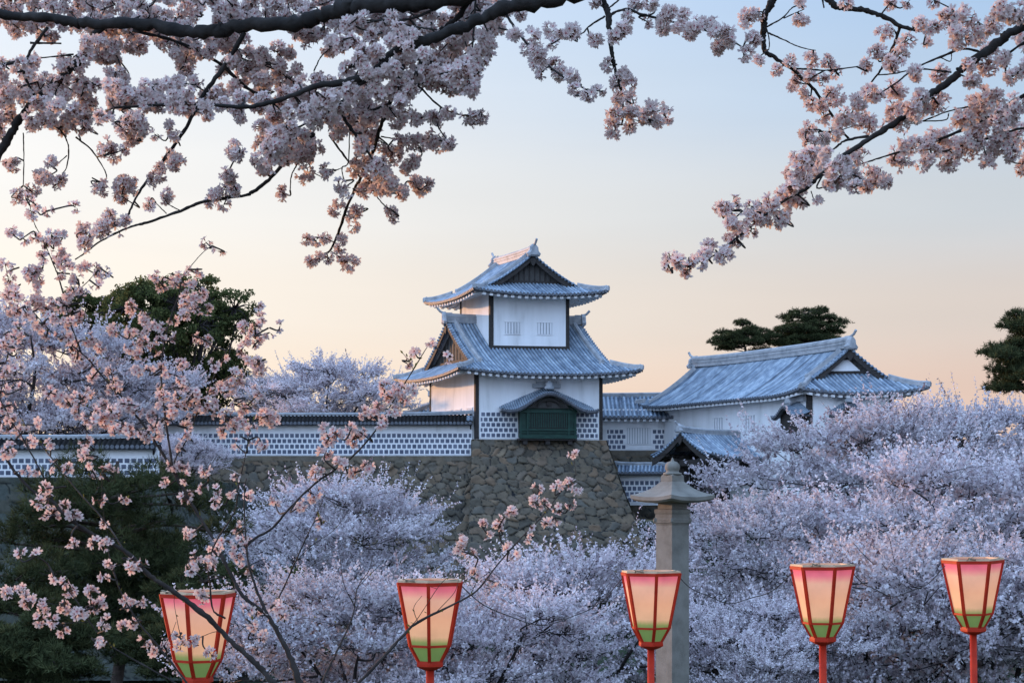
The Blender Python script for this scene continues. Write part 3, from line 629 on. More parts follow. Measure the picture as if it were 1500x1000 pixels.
# ---------------------------------------------------------------- corridor behind the turret
def build_corridor():
    Y = 124.0; x0 = P(594, 0, Y)[0]; x1 = P(1040, 0, Y)[0]
    T = empty("corridor_building", (x0/2+x1/2, Y, 3.9), "low white corridor building with a plain tiled roof right behind the turret", "castle building")
    Ux, Vy = np.array([1., 0, 0]), np.array([0, 1., 0])
    mb = MB(); prism(mb, (x0+1.3, Y, 0), Ux, Vy, x1-x0-1.3, 4.4, 2.0, 7.0); w = mb.build("wall", M['plaster'], T)
    fN = -Vy
    xa = P(888, 0, Y)[0]; xb = P(974, 0, Y)[0]; xw0, xw1 = P(917, 0, Y)[0], P(954, 0, Y)[0]
    namako(w, (xa, Y, 0), Ux, fN, xb-xa, 4.02, 4, .345, .37, seed=31, skip=lambda p, q: xa+q > xw0 and xa+p < xw1)
    wd = lattice_window(w, ((xw0+xw1)/2, Y-.05, 5.05), Ux, fN, xw1-xw0-.15, 1.15, 9)
    irimoya(T, "roof", (x0, Y+4.4+1.2), -Vy, Ux, 4.4+2.4, x1-x0, 6.35, 8.05, 2.2, .5, .85, .1, 1.2, seed=33, row=.30, ridge_w=.3, ridge_h=.26, onis=.3)
    def Sb(u, t): return np.stack([xa-1+u, Y-.15-.1*t, 3.98-t], -1)
    stone_wall("stone_footing", Sb, xb-xa+2, 5, (0,-1,0), .8, 34, None, None, par=T, res=.12, dressed=.5)
build_corridor()

# ---------------------------------------------------------------- long gate turret on the right
GA, GB = 10.0, 28.0
GU = np.array([math.cos(math.radians(GA)), -math.sin(math.radians(GA)), 0.]); GV = np.array([-math.sin(math.radians(GB)), math.cos(math.radians(GB)), 0.])
GNF = np.array([GU[1], -GU[0], 0.]); GNL = np.array([-GV[1], GV[0], 0.])
def build_long():
    C = P(1173, 578, 108.0); oh = 1.3; Lu, Lv = 7.9, 19.4
    gp = lambda u, v, z: np.array([C[0], C[1], 0.]) + (oh+u)*GU + (oh+v)*GV + z*Z3
    wu, wv = Lu-2*oh, Lv-2*oh
    T = empty("gate_turret", gp(wu/2, wv/2, 0), "long white hall with a big hipped tile roof and front gable right of the turret", "castle building")
    mb = MB(); prism(mb, gp(0, 0, 0), GU, GV, wu, wv, -.5, 7.7); w = mb.build("wall", M['plaster'], T)
    mb = MB(); box8(mb, gp(0,0,-.4)+GNF*.03+GNL*.03, GU*.26, GV*.26, Z3*8); mb.build("corner_board", M['wood'], w)
    mb = MB(); box8(mb, gp(wu,0,-.4)+GNF*.03, -GU*.26, GV*.26, Z3*8); mb.build("corner_board", M['wood'], w)
    rf = irimoya(T, "main_roof", C[:2], GU, GV, Lu, Lv, 7.08, 10.0, 2.05, .65, .72, .34, oh, g2=.95, seed=41, row=.27, white_gable=True, ridge_h=.62, ridge_w=.46)
    # windows of the left face
    for v in (2.55, 6.4, 10.1):
        lattice_window(w, gp(0, v, 5.55), GV, GNL, 1.15, .95, 4)
    # small dark bay on the left face and one on the front
    for (u0, tpx, U_, N_) in ((0, lambda u, v, z: gp(0, .0, 0) + (1.15+u)*GV + z*Z3, GV, GNL), (1, lambda u, v, z: gp(0, 0, 0) + (2.55+u)*GU + z*Z3, GU, GNF)):
        mb = MB(); c = tpx(0, 0, 0); box8(mb, c-U_*.9+Z3*4.3, U_*1.8, N_*.7, Z3*1.6); by = mb.build("bay_window", M['wood'], T)
        karahafu(by, 0, 1.35 if u0 == 0 else 1.3, 5.72, 6.35, 1.15, tpx, U_, N_, 6.75, rows=20, frontboard=False)
build_long()

# ---------------------------------------------------------------- wooden gate
def build_gate():
    th = math.radians(40); R = np.array([math.cos(th), math.sin(th), 0.]); S = np.array([-math.sin(th), math.cos(th), 0.]); Nn = -S
    ap = P(996, 632, 112.0); W = 5.4; L_ = 9.0
    O = ap - S*W/2; O[2] = 0
    q = lambda a, b, z: O + a*R + b*S + z*Z3
    T = empty("castle_gate", q(L_/2, W/2, 0), "dark timber gate with curved tiled gable roof beside the blossoming trees", "gate")
    irimoya(T, "roof", q(0, W, 0)[:2], -S, R, W, L_, 3.12, 4.78, 0, 0, .62, .25, 1.4, seed=51, gi=1.0, row=.28, mats=('tile','wood'), onis=.42, ridge_h=.30, ridge_w=.32, gable_mat='wood')
    z0 = -.6
    for a in (1.6, 7.2):
        for b in (1.5, W-1.5):
            mb = MB(); box8(mb, q(a-.25, b-.22, z0), R*.5, S*.44, Z3*3.9); mb.build("pillar", M['wood'], T)
    mb = MB(); box8(mb, q(.7, 1.35, 2.5), R*7.6, S*.4, Z3*.6); box8(mb, q(.7, W-1.75, 2.52), R*7.6, S*.4, Z3*.6); mb.build("lintel", M['wood'], T)
    for a in (2.1, 4.5):
        mb = MB(); box8(mb, q(a, W-1.68, z0), R*2.3, S*.14, Z3*3.1)
        for zz in (0.2, 1.2, 2.2): box8(mb, q(a, W-1.74, z0+zz), R*2.3, S*.055, Z3*.2)
        mb.build("door", M['wood'], T)
    mb = MB(); box8(mb, q(.85, 1.15, 2.62), R*.18, S*(W-2.3), Z3*.4); mb.build("tie_beam", M['wood'], T)
    mb = MB(); box8(mb, q(.2, W-1.9, z0), R*1.4, S*.12, Z3*2.7); mb.build("side_panel", M['wood'], T)
build_gate()

# ================================================================= trees
def nrm(v): return v/(np.linalg.norm(v, axis=-1, keepdims=True)+1e-9)
def rquads(rg, C, size, tone, mb, flat=0.0, aspect=1.0):
    """one small randomly turned leaf quad (kite) per centre"""
    n = len(C); d = nrm(rg.normal(size=(n, 3))*np.array([1, 1, 1-flat])); e = nrm(np.cross(d, nrm(rg.normal(size=(n, 3)))))
    s = (size*rg.uniform(.65, 1.25, n))[:, None]
    V = np.stack([C - d*s, C + e*s*.62*aspect - d*s*.1, C + d*s, C - e*s*.62*aspect + d*s*.1], 1)
    f = np.arange(n*4).reshape(n, 4); mb.add(V.reshape(-1, 3), f, np.repeat(tone, 4))
def lobes_points(rg, R, nl, nc, lr=(.28, .45), flat=.55, low=-.25):
    R = np.asarray(R, float); L = []
    while len(L) < nl:
        d = rg.normal(size=3); d /= np.linalg.norm(d)
        if d[2] < low: continue
        L.append(np.append(d*R*rg.uniform(.42, .80), rg.uniform(*lr)*R[0]))
    L = np.array(L); C, O = [], []
    while len(C) < nc:
        i = rg.integers(nl); d = rg.normal(size=3); d[2] += .35; d /= np.linalg.norm(d)
        p = L[i, :3] + d*L[i, 3]*rg.uniform(.72, 1.06)*np.array([1, 1, flat])
        q = (p - L[:, :3])/(L[:, 3:4]*np.array([1, 1, flat])); dd = np.linalg.norm(q, axis=1); dd[i] = 9
        if dd.min() < .70: continue
        C.append(p); O.append(d*.8 + nrm(p+np.array([0, 0, R[2]*.4]))*.6)
    return L, np.array(C), nrm(np.array(O))
def cherry_meshes(name, seed, R, nl, nc, tw=4, tl=(.60, 1.45), bs=.086, step=.074, per=2, up=.22, flat=.26):
    """tiered crown: flat lobes on a few limbs, each edged with long spurs sleeved in blossom"""
    rg = np.random.default_rng(seed); R = np.asarray(R, float); k6 = R[0]/6
    L = []; tries = 0
    while len(L) < nl:
        tries += 1
        d = rg.normal(size=3); d /= np.linalg.norm(d); p = d*R*rg.uniform(.30, .95)**.7
        if p[2] < -.75*R[2]: continue
        r = rg.uniform(.27, .48)*R[0]*(1.12-.35*abs(p[2])/R[2])
        if tries < 900 and any(np.linalg.norm((p-q[:3])*np.array([1, 1, 2.6])) < .60*(r+q[3]) for q in L): continue
        L.append(np.append(p, r))
    L = np.array(L); C, O = [], []
    while len(C) < nc:
        i = rg.integers(nl); a = rg.uniform(0, 6.283); u = rg.random()**.55; r = L[i, 3]*(1+.22*math.sin(3*a+i)+.12*math.sin(7*a+2*i))
        h = flat*L[i, 3]*(1-u*u)**.5*(rg.uniform(.2, 1.0) if rg.random() < .85 else rg.uniform(-.8, .2))
        p = L[i, :3] + np.array([math.cos(a)*r*u, math.sin(a)*r*u, h])
        C.append(p); O.append(np.array([math.cos(a)*u, math.sin(a)*u, .50-.28*u]) + nrm(p*np.array([1, 1, .4]))*.35)
    C = np.array(C); O = nrm(np.array(O)); wood, fl = MB(), MB()
    fork = np.array([0, 0, -R[2]*1.2]); nm_ = 6; limbs = []
    for i in range(nm_):
        a = 2*math.pi*(i+rg.uniform(-.25, .25))/nm_; rr = R[0]*rg.uniform(.45, .8); e = np.array([math.cos(a)*rr, math.sin(a)*rr, R[2]*rg.uniform(-.15, .7)])
        pts = catmull([fork, fork*.68+e*.22+rg.normal(0, .2, 3), fork*.25+e*.62+rg.normal(0, .18, 3)*k6, e], 7); tube(wood, pts, np.linspace(.16, .035, len(pts))*k6, 7); limbs.append(pts[4:])
    LB = np.concatenate(limbs)
    for l in L:
        c = l[:3] - np.array([0, 0, l[3]*.10]); j = np.argmin(np.linalg.norm((LB-c)*np.array([1, 1, 1.4]), axis=1) + np.where(LB[:, 2] > c[2], 2., 0)); a = LB[j]
        pts = catmull([a, a*.5+c*.5+rg.normal(0, .25, 3)*k6-np.array([0, 0, .1]), c], 5); tube(wood, pts, np.linspace(.06, .026, len(pts))*k6, 5)
    li = np.argmin(np.linalg.norm((C[:, None]-L[None, :, :3])*np.array([1, 1, 2.]), axis=2)/L[None, :, 3], axis=1)
    for k in range(len(C)):
        if rg.random() < .55: continue
        b = C[k]; a = L[li[k], :3]*.6 + b*.4 + rg.normal(0, .30, 3)*L[li[k], 3]*np.array([1, 1, .3]) - np.array([0, 0, L[li[k], 3]*.1]); m = (a+b)/2 + np.array([0, 0, -.10]) + rg.normal(0, .16, 3)*k6
        tube(wood, [a, m, b, b+O[k]*.35], np.array([.026, .02, .014, .008])*k6, 4)
    # sprays: each clump is a little fan of long spurs, every spur a full sleeve of blossom
    T = len(C)*tw; S = np.repeat(C, tw, 0) + rg.normal(0, .16, (T, 3))*np.array([1, 1, .6])*k6
    lat = nrm(np.cross(O, np.array([0, 0, 1.]))); fan = np.repeat(lat, tw, 0)*rg.normal(0, .55, T)[:, None]
    D = nrm(np.repeat(O, tw, 0) + fan + rg.normal(0, .24, (T, 3)) + np.array([0, 0, up*.2]))
    ln = rg.uniform(*tl, T)*np.where(rg.random(T) < .14, 1.5, 1.0)
    mk = int(tl[1]*1.5/step)+1; j = np.arange(mk)*step; ok = j[None] <= ln[:, None]; bend = rg.normal(up*.40, .16, T)
    Q = S[:, None] + D[:, None]*j[None, :, None]; Q[..., 2] += bend[:, None]*(j**2)[None]
    taper = np.clip(1.2-(j[None]/ln[:, None])**2*.55, .5, 1.2)*rg.uniform(.75, 1.2, T)[:, None]
    tn = np.repeat(np.clip(rg.normal(.6, .2, T), .05, 1), mk).reshape(T, mk)
    puff = rg.random((T, mk)) < .82
    Q = Q[ok & puff]; tn = tn[ok & puff]; tp_ = taper[ok & puff]
    tn = np.clip(np.repeat(tn, per) + rg.normal(0, .12, len(tn)*per), 0, 1)
    Q = np.repeat(Q, per, 0) + rg.normal(0, 1, (len(Q)*per, 3))*(bs*.56*np.repeat(tp_, per))[:, None]
    rquads(rg, Q, bs*np.repeat(np.clip(tp_, .7, 1), per), tn, fl)
    sel = rg.random(T) < .30
    for s, d, l, b_ in zip(S[sel], D[sel], ln[sel], bend[sel]): tube(wood, [s-d*.25, s+d*l*.5+np.array([0, 0, b_*.25*l*l]), s+d*l+np.array([0, 0, b_*l*l])], [.014, .010, .005], 3)
    w = wood.build(name+"_w", M['bark_far'], smooth=True); f = fl.build(name+"_f", M['blossom'])
    mw, mf = w.data, f.data; bpy.data.objects.remove(w); bpy.data.objects.remove(f)
    mw.name = name+"_branches"; mf.name = name+"_blossom"
    return mw, mf, R
def place_tree(kind, meshes, px, py, Y, wpx, label, group, rot, mats=('branches', 'blossom_crown'), base=None, zs=1.0, trunk_r=.22, cat="tree", bark='bark_far', lean=0):
    mw, mf, R = meshes; c = P(px, py, Y); s = wpx*Y/F/(2*R[0])
    gz = float(ground_z(c[0], c[1])) if base is None else base
    root = empty(kind, (c[0], c[1], gz), label, cat, group)
    off = Vector((0, 0, c[2]-gz))
    for me, nm in ((mw, mats[0]), (mf, mats[1])):
        o = bpy.data.objects.new(nm, me); COL.objects.link(o); o.parent = root; o.location = off; o.scale = (s, s, s*zs); o.rotation_euler = (0, 0, rot)
    top = np.array([0, 0, off.z - R[2]*1.25*s*zs*.9]); rg = np.random.default_rng(int(px*7+py))
    if top[2] < .4: top[2] = .4
    h = top[2]; pts = catmull([[lean, 0, -.4], [lean+.1*s, .06*s, h*.3], [lean*.4-.12*s, 0, h*.65], [0, 0, h+.25*s]], 6)
    mb = MB(); n = len(pts); rr = trunk_r*s*np.interp(np.linspace(0, 1, n), [0, .08, .5, 1], [1.9, 1.25, 1.0, .85]); tube(mb, pts, rr, 9)
    o = mb.build("trunk", M[bark], smooth=True); o.parent = root
    return root
def leaf_meshes(name, seed, R, nl, nc, per=70, ls=.16, spread=.55, mat='leaf', lr=(.28, .42), flat=.6, low=-.25):
    rg = np.random.default_rng(seed); L, C, O = lobes_points(rg, R, nl, nc, lr=lr, flat=flat, low=low); wood, fl = MB(), MB(); R = np.asarray(R, float)
    fork = np.array([0, 0, -R[2]*1.25])
    for l in L:
        c = l[:3]; pts = catmull([fork, fork*.5+c*.5+rg.normal(0, .4, 3), c], 5); tube(wood, pts, np.linspace(.18, .05, len(pts))*R[0]/6, 6)
    li = np.argmin(np.linalg.norm(C[:, None]-L[None, :, :3], axis=2)/L[None, :, 3], axis=1)
    for k in range(len(C)): tube(wood, [L[li[k], :3], (L[li[k], :3]+C[k])/2+rg.normal(0, .15, 3), C[k]], np.array([.05, .035, .015])*R[0]/6, 4)
    Q = np.repeat(C, per, 0); Q = Q + nrm(rg.normal(size=Q.shape))*(rg.random(len(Q))**.5)[:, None]*spread*np.array([1, 1, .62]) 
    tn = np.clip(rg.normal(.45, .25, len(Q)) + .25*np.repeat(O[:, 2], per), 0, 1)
    rquads(rg, Q, ls, tn, fl)
    w = wood.build(name+"_w", M['bark_far'], smooth=True); f = fl.build(name+"_f", M[mat]); mw, mf = w.data, f.data; bpy.data.objects.remove(w); bpy.data.objects.remove(f)
    return mw, mf, R
def pine_meshes(name, seed, R, pads, tufts, nl_=.30, blades=9, bw=.022, pr=(.20, .36), thick=.22, low=-.7):
    rg = np.random.default_rng(seed); R = np.asarray(R, float); wood, fl = MB(), MB(); PC = []
    trunk = catmull([[0, 0, -R[2]*1.3], [R[0]*.10, 0, -R[2]*.5], [-R[0]*.06, .1, R[2]*.15], [R[0]*.05, 0, R[2]*.8]], 6); tube(wood, trunk, np.linspace(.24, .06, len(trunk))*R[0]/5, 8)
    for i in range(pads):
        for _ in range(60):
            d = rg.normal(size=3); d /= np.linalg.norm(d); 
            if d[2] < low: continue
            p = d*R*rg.uniform(.35, .92); r = rg.uniform(*pr)*R[0]*(1.1-.35*p[2]/R[2])
            if all(np.linalg.norm((p-q[:3])*np.array([1, 1, 2.2])) > .62*(r+q[3]) for q in PC): PC.append(np.append(p, r)); break
    for q in PC:
        p, r = q[:3], q[3]; k = np.argmin(np.abs(trunk[:, 2]-(p[2]-.35*r))); a = trunk[k]
        pts = catmull([a, a*.5+p*.5+np.array([0, 0, .15*r])+rg.normal(0, .1*r, 3), p-np.array([0, 0, .1*r])], 5); tube(wood, pts, np.linspace(.085, .03, len(pts))*R[0]/5, 5)
        for _ in range(7):
            an = rg.uniform(0, 6.28); e = p + np.array([math.cos(an)*r*.75, math.sin(an)*r*.75, rg.uniform(-.02, .1)*r]); tube(wood, [p-np.array([0, 0, .1*r]), (p+e)/2+rg.normal(0, .06, 3), e], [.03*R[0]/5, .02*R[0]/5, .01*R[0]/5], 4)
        n = int(tufts*(r/(.28*R[0]))**2); an = rg.uniform(0, 6.283, n); rr = r*np.sqrt(rg.random(n))*rg.uniform(.85, 1.12, n); wob = 1+.22*np.sin(an*3+rg.uniform(0, 6))+.13*np.sin(an*5+rg.uniform(0, 6))
        T = p + np.stack([np.cos(an)*rr*wob, np.sin(an)*rr*wob, thick*r*(1-(rr/r)**2)*rg.uniform(-.35, 1, n)-.02*r], 1)
        ax = nrm(np.stack([np.cos(an)*rr/r*.9, np.sin(an)*rr/r*.9, np.full(n, .75)], 1) + rg.normal(0, .25, (n, 3)))
        Tb = np.repeat(T, blades, 0); D = nrm(np.repeat(ax, blades, 0) + rg.normal(0, .75, (n*blades, 3))); ln = nl_*rg.uniform(.7, 1.15, n*blades)[:, None]
        W = nrm(np.cross(D, rg.normal(size=D.shape)))*bw
        V = np.stack([Tb-W, Tb+W, Tb+D*ln+W*.3, Tb+D*ln-W*.3], 1); tn = np.repeat(np.clip(rg.normal(.5, .22, n), 0, 1), blades)
        fl.add(V.reshape(-1, 3), np.arange(len(V)*4).reshape(-1, 4), np.repeat(tn, 4))
    w = wood.build(name+"_w", M['bark_pine'], smooth=True); f = fl.build(name+"_f", M['needle']); mw, mf = w.data, f.data; bpy.data.objects.remove(w); bpy.data.objects.remove(f)
    return mw, mf, R

def build_trees():
    cA = cherry_meshes("cherry_a", 101, (6.5, 6.0, 3.4), 24, 700)
    cB = cherry_meshes("cherry_b", 102, (6.0, 5.5, 3.0), 22, 620)
    cC = cherry_meshes("cherry_c", 103, (4.8, 4.6, 2.8), 18, 600, tw=4, bs=.070, step=.058, tl=(.50, 1.20), up=.45)
    cD = cherry_meshes("cherry_d", 104, (5.2, 4.8, 2.6), 18, 600, tw=4, bs=.070, step=.058, tl=(.50, 1.15), up=.35)
    gr = "cherry trees in full bloom below the castle"
    T = [  # px, py, Y, width px, mesh, zscale, rotation, label
     (1302, 722, 90, 450, cA, 1.0, .3, "large lavender white cherry tree in bloom in front of the long hall"),
     (1470, 700, 98, 380, cB, 1.05, 2.1, "blooming cherry tree whose spiky top meets the sky at the right edge"),
     (1400, 800, 68, 480, cB, 1.0, 4.0, "blooming cherry tree right of centre with dark limbs showing above the two right lanterns"),
     (1130, 835, 66, 360, cA, 1.0, 1.2, "blooming cherry tree right beside the stone pillar"),
     (1290, 940, 52, 520, cC, 1.0, .0, "blooming cherry tree behind the two right lanterns"),
     (1480, 915, 50, 420, cD, 1.1, 3.0, "blooming cherry tree at the lower right corner behind the last lantern"),
     (1090, 955, 48, 300, cD, 1.0, 5.2, "low blooming cherry tree at the foot of the stone pillar on its right side"),
     (850, 932, 50, 400, cC, 1.05, 2.2, "blooming cherry tree with upright tips just left of the stone pillar"),
     (700, 958, 46, 400, cD, 1.0, 1.0, "blooming cherry tree right behind the second lantern from the left"),
     (520, 960, 44, 420, cC, .95, 3.9, "blooming cherry tree between the two left lanterns at the bottom"),
     (492, 808, 84, 340, cB, 1.1, 5.0, "bluish cherry tree in bloom against the boulder wall left of the turret base"),
    ]
    for px, py, Y, w, me, zs, r, lb in T: place_tree("cherry_tree", me, px, py, Y, w, lb, gr, r, zs=zs)
    gr = "cherry trees behind the castle walls"
    place_tree("cherry_tree", cB, 478, 592, 140, 230, "sunlit cherry tree in bloom behind the plaster wall left of the turret", gr, .7, base=3.3, zs=1.0)
    place_tree("cherry_tree", cA, 40, 575, 112, 360, "pale cherry tree in bloom at the left edge behind the low plaster wall", gr, 2.9, base=1.4, zs=1.15)
    place_tree("cherry_tree", cD, 185, 602, 120, 230, "shaded cherry tree in bloom in front of the big dark evergreen", gr, 1.9, base=3.3, zs=1.1)
    place_tree("cherry_tree", cC, 398, 585, 150, 110, "small cherry tree in bloom at the right foot of the big evergreen", gr, 4.4, base=3.3)
    place_tree("cherry_tree", cD, 272, 668, 104, 120, "small bluish cherry tree in bloom in front of the plaster wall by the pine", gr, .4, base=-3.0)
    place_tree("cherry_tree", cA, -60, 640, 125, 200, "peach lit cherry tree in bloom low behind the far left wall", gr, 2.0, base=1.4)
    # evergreens and pines
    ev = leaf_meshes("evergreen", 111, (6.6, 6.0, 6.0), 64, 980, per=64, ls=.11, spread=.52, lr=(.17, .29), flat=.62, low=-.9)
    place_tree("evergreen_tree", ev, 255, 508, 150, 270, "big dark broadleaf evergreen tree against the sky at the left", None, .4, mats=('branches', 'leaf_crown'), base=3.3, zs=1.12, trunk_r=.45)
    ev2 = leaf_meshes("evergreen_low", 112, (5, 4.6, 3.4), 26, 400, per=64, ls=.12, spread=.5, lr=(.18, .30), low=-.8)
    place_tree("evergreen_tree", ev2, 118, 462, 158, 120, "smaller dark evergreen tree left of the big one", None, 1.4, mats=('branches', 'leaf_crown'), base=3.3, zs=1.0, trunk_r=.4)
    pA = pine_meshes("pine_a", 121, (5.2, 4.4, 3.2), 34, 150, nl_=.42, blades=10, bw=.03, pr=(.17,.28), thick=.6)
    pB = pine_meshes("pine_b", 122, (5.2, 4.6, 3.8), 44, 150, nl_=.42, blades=10, bw=.03, pr=(.16,.27), thick=.6)
    gp = "pines behind the long hall"
    place_tree("pine_tree", pA, 1088, 497, 150, 100, "left and lower one of two dark pines rising behind the long hall roof", gp, .5, mats=('branches', 'needle_crown'), base=0, zs=.95, trunk_r=.5, bark='bark_pine')
    place_tree("pine_tree", pB, 1180, 487, 152, 126, "right and taller one of two dark pines rising behind the long hall roof", gp, 2.5, mats=('branches', 'needle_crown'), base=0, zs=.85, trunk_r=.5, bark='bark_pine')
    place_tree("pine_tree", pB, 1512, 525, 118, 180, "dark pine cut off by the right edge of the picture", None, 4.1, mats=('branches', 'needle_crown'), base=-1, zs=1.15, trunk_r=.5, bark='bark_pine')
    pC = pine_meshes("pine_c", 123, (6.0, 5.0, 5.0), 58, 230, nl_=.40, blades=12, bw=.014, pr=(.13, .24), low=-.95, thick=.9)
    place_tree("pine_tree", pC, 165, 815, 66, 420, "large gnarled dark pine in front of the stone bastion at the lower left", None, 1.0, mats=('branches', 'needle_crown'), zs=1.0, trunk_r=.5, bark='bark_pine')
    place_tree("pine_tree", pB, 300, 925, 56, 260, "lower dark green pine behind the leftmost lantern", None, 3.0, mats=('branches', 'needle_crown'), zs=1.1, trunk_r=.4, bark='bark_pine')
    place_tree("pine_tree", pA, 40, 960, 52, 300, "dark pine low in the bottom left corner", None, 5.3, mats=('branches', 'needle_crown'), zs=1.0, trunk_r=.4, bark='bark_pine')
    # dark shrubs under the cherries
    sh = leaf_meshes("shrub", 131, (1.8, 1.6, 1.0), 8, 90, per=60, ls=.07, spread=.4)
    for px, py, Y, w, lb in ((850, 905, 56, 180, "dark green shrub under the cherry tree left of the stone pillar"), (1060, 985, 52, 150, "dark green shrub at the foot of the stone pillar"), (640, 985, 50, 150, "dark green shrub below the second lantern from the left"), (440, 880, 74, 150, "dark shrub at the foot of the boulder wall")):
        place_tree("shrub", sh, px, py, Y, w, lb, None, px*.1, mats=('branches', 'leaf_crown'), trunk_r=.1, cat="shrub")
build_trees()

# ================================================================= stone pillar
def build_pillar():
    Y = 24.0; c = P(985, 0, Y); k = Y/F; z = lambda py: (HZ-py)*k; rot = math.radians(-7)
    g = float(ground_z(c[0], c[1]))
    T = empty("stone_pillar", (c[0], c[1], g), "tall square granite lantern pillar with a curved stone cap and round finial", "stone pillar")
    def sq(mb, prof, r=rot): lathe(mb, [(a*k*1.0, z(p)) for a, p in prof], (c[0], c[1], 0), 4, r)
    # the square shaft seen on edge: half diagonal in pixels
    mb = MB(); lathe(mb, [(25.2*k, g-.2), (23.8*k, z(768))], (c[0], c[1], 0), 4, rot); sh = mb.build("shaft", M['granite'], T)
    mb = MB(); sq(mb, [(23.9, 769), (25.5, 766), (27.2, 765.5), (27.6, 761), (25.6, 758), (25, 753), (26.6, 750), (26.6, 746), (21.5, 744.5), (21, 735)]); mb.build("collar", M['granite'], T)
    mb = MB()
    for s in range(4):       # small scrolls on the collar's corners
        a = rot + s*math.pi/2
        lathe(mb, [(0, z(766)), (3.2*k, z(763.5)), (3.2*k, z(760)), (0, z(757))], (c[0]+25*k*math.cos(a), c[1]+25*k*math.sin(a), 0), 8)
    mb.build("scroll_ornament", M['granite'], T)
    # cap: a four-sided roof with upturned corners
    mb = MB(); n = 9; rows = []
    prof = [(24, 736.5, 0), (56, 736, 1), (61.5, 733, 1), (61.8, 727.8, 1), (53, 725, .6), (42, 720.8, .3), (32, 715.8, .12), (25, 711.2, .04), (20.5, 707.6, 0), (17.0, 705.0, 0), (16.6, 696.5, 0), (13.5, 694.5, 0)]
    for r, p, up in prof:
        ring = []
        for s in range(4):
            for i in range(n):
                t = i/n; a0 = rot + s*math.pi/2; A = np.array([math.cos(a0), math.sin(a0)]); B = np.array([math.cos(a0+math.pi/2), math.sin(a0+math.pi/2)])
                q = A*(1-t)+B*t; lift = up*3.6*(abs(2*t-1)**2.2); ring.append([c[0]+q[0]*r*k, c[1]+q[1]*r*k, z(p-lift)])
        rows.append(ring)
    m = 4*n; V = np.array(rows).reshape(-1, 3); i = np.arange(len(rows)-1)[:, None]*m + np.arange(m)[None]; j = np.arange(len(rows)-1)[:, None]*m + (np.arange(m)[None]+1) % m
    mb.add(V, [np.stack([i, j, j+m, i+m], -1).reshape(-1, 4), np.arange(m)[None, ::-1].copy(), (np.arange(m)+(len(rows)-1)*m)[None]]); mb.build("cap", M['granite'], T)
    mb = MB(); lathe(mb, [(13*k, z(695)), (14*k, z(694)), (13.5*k, z(692.5)), (10*k, z(691.5)), (9*k, z(689.5)), (10.5*k, z(687.5)), (11.2*k, z(684)), (10.3*k, z(680)), (7*k, z(676.5)), (2.6*k, z(675)), (1.3*k, z(671.5)), (0.2*k, z(669.5))], (c[0], c[1], 0), 18); mb.build("finial", M['granite'], T, smooth=True)
build_pillar()

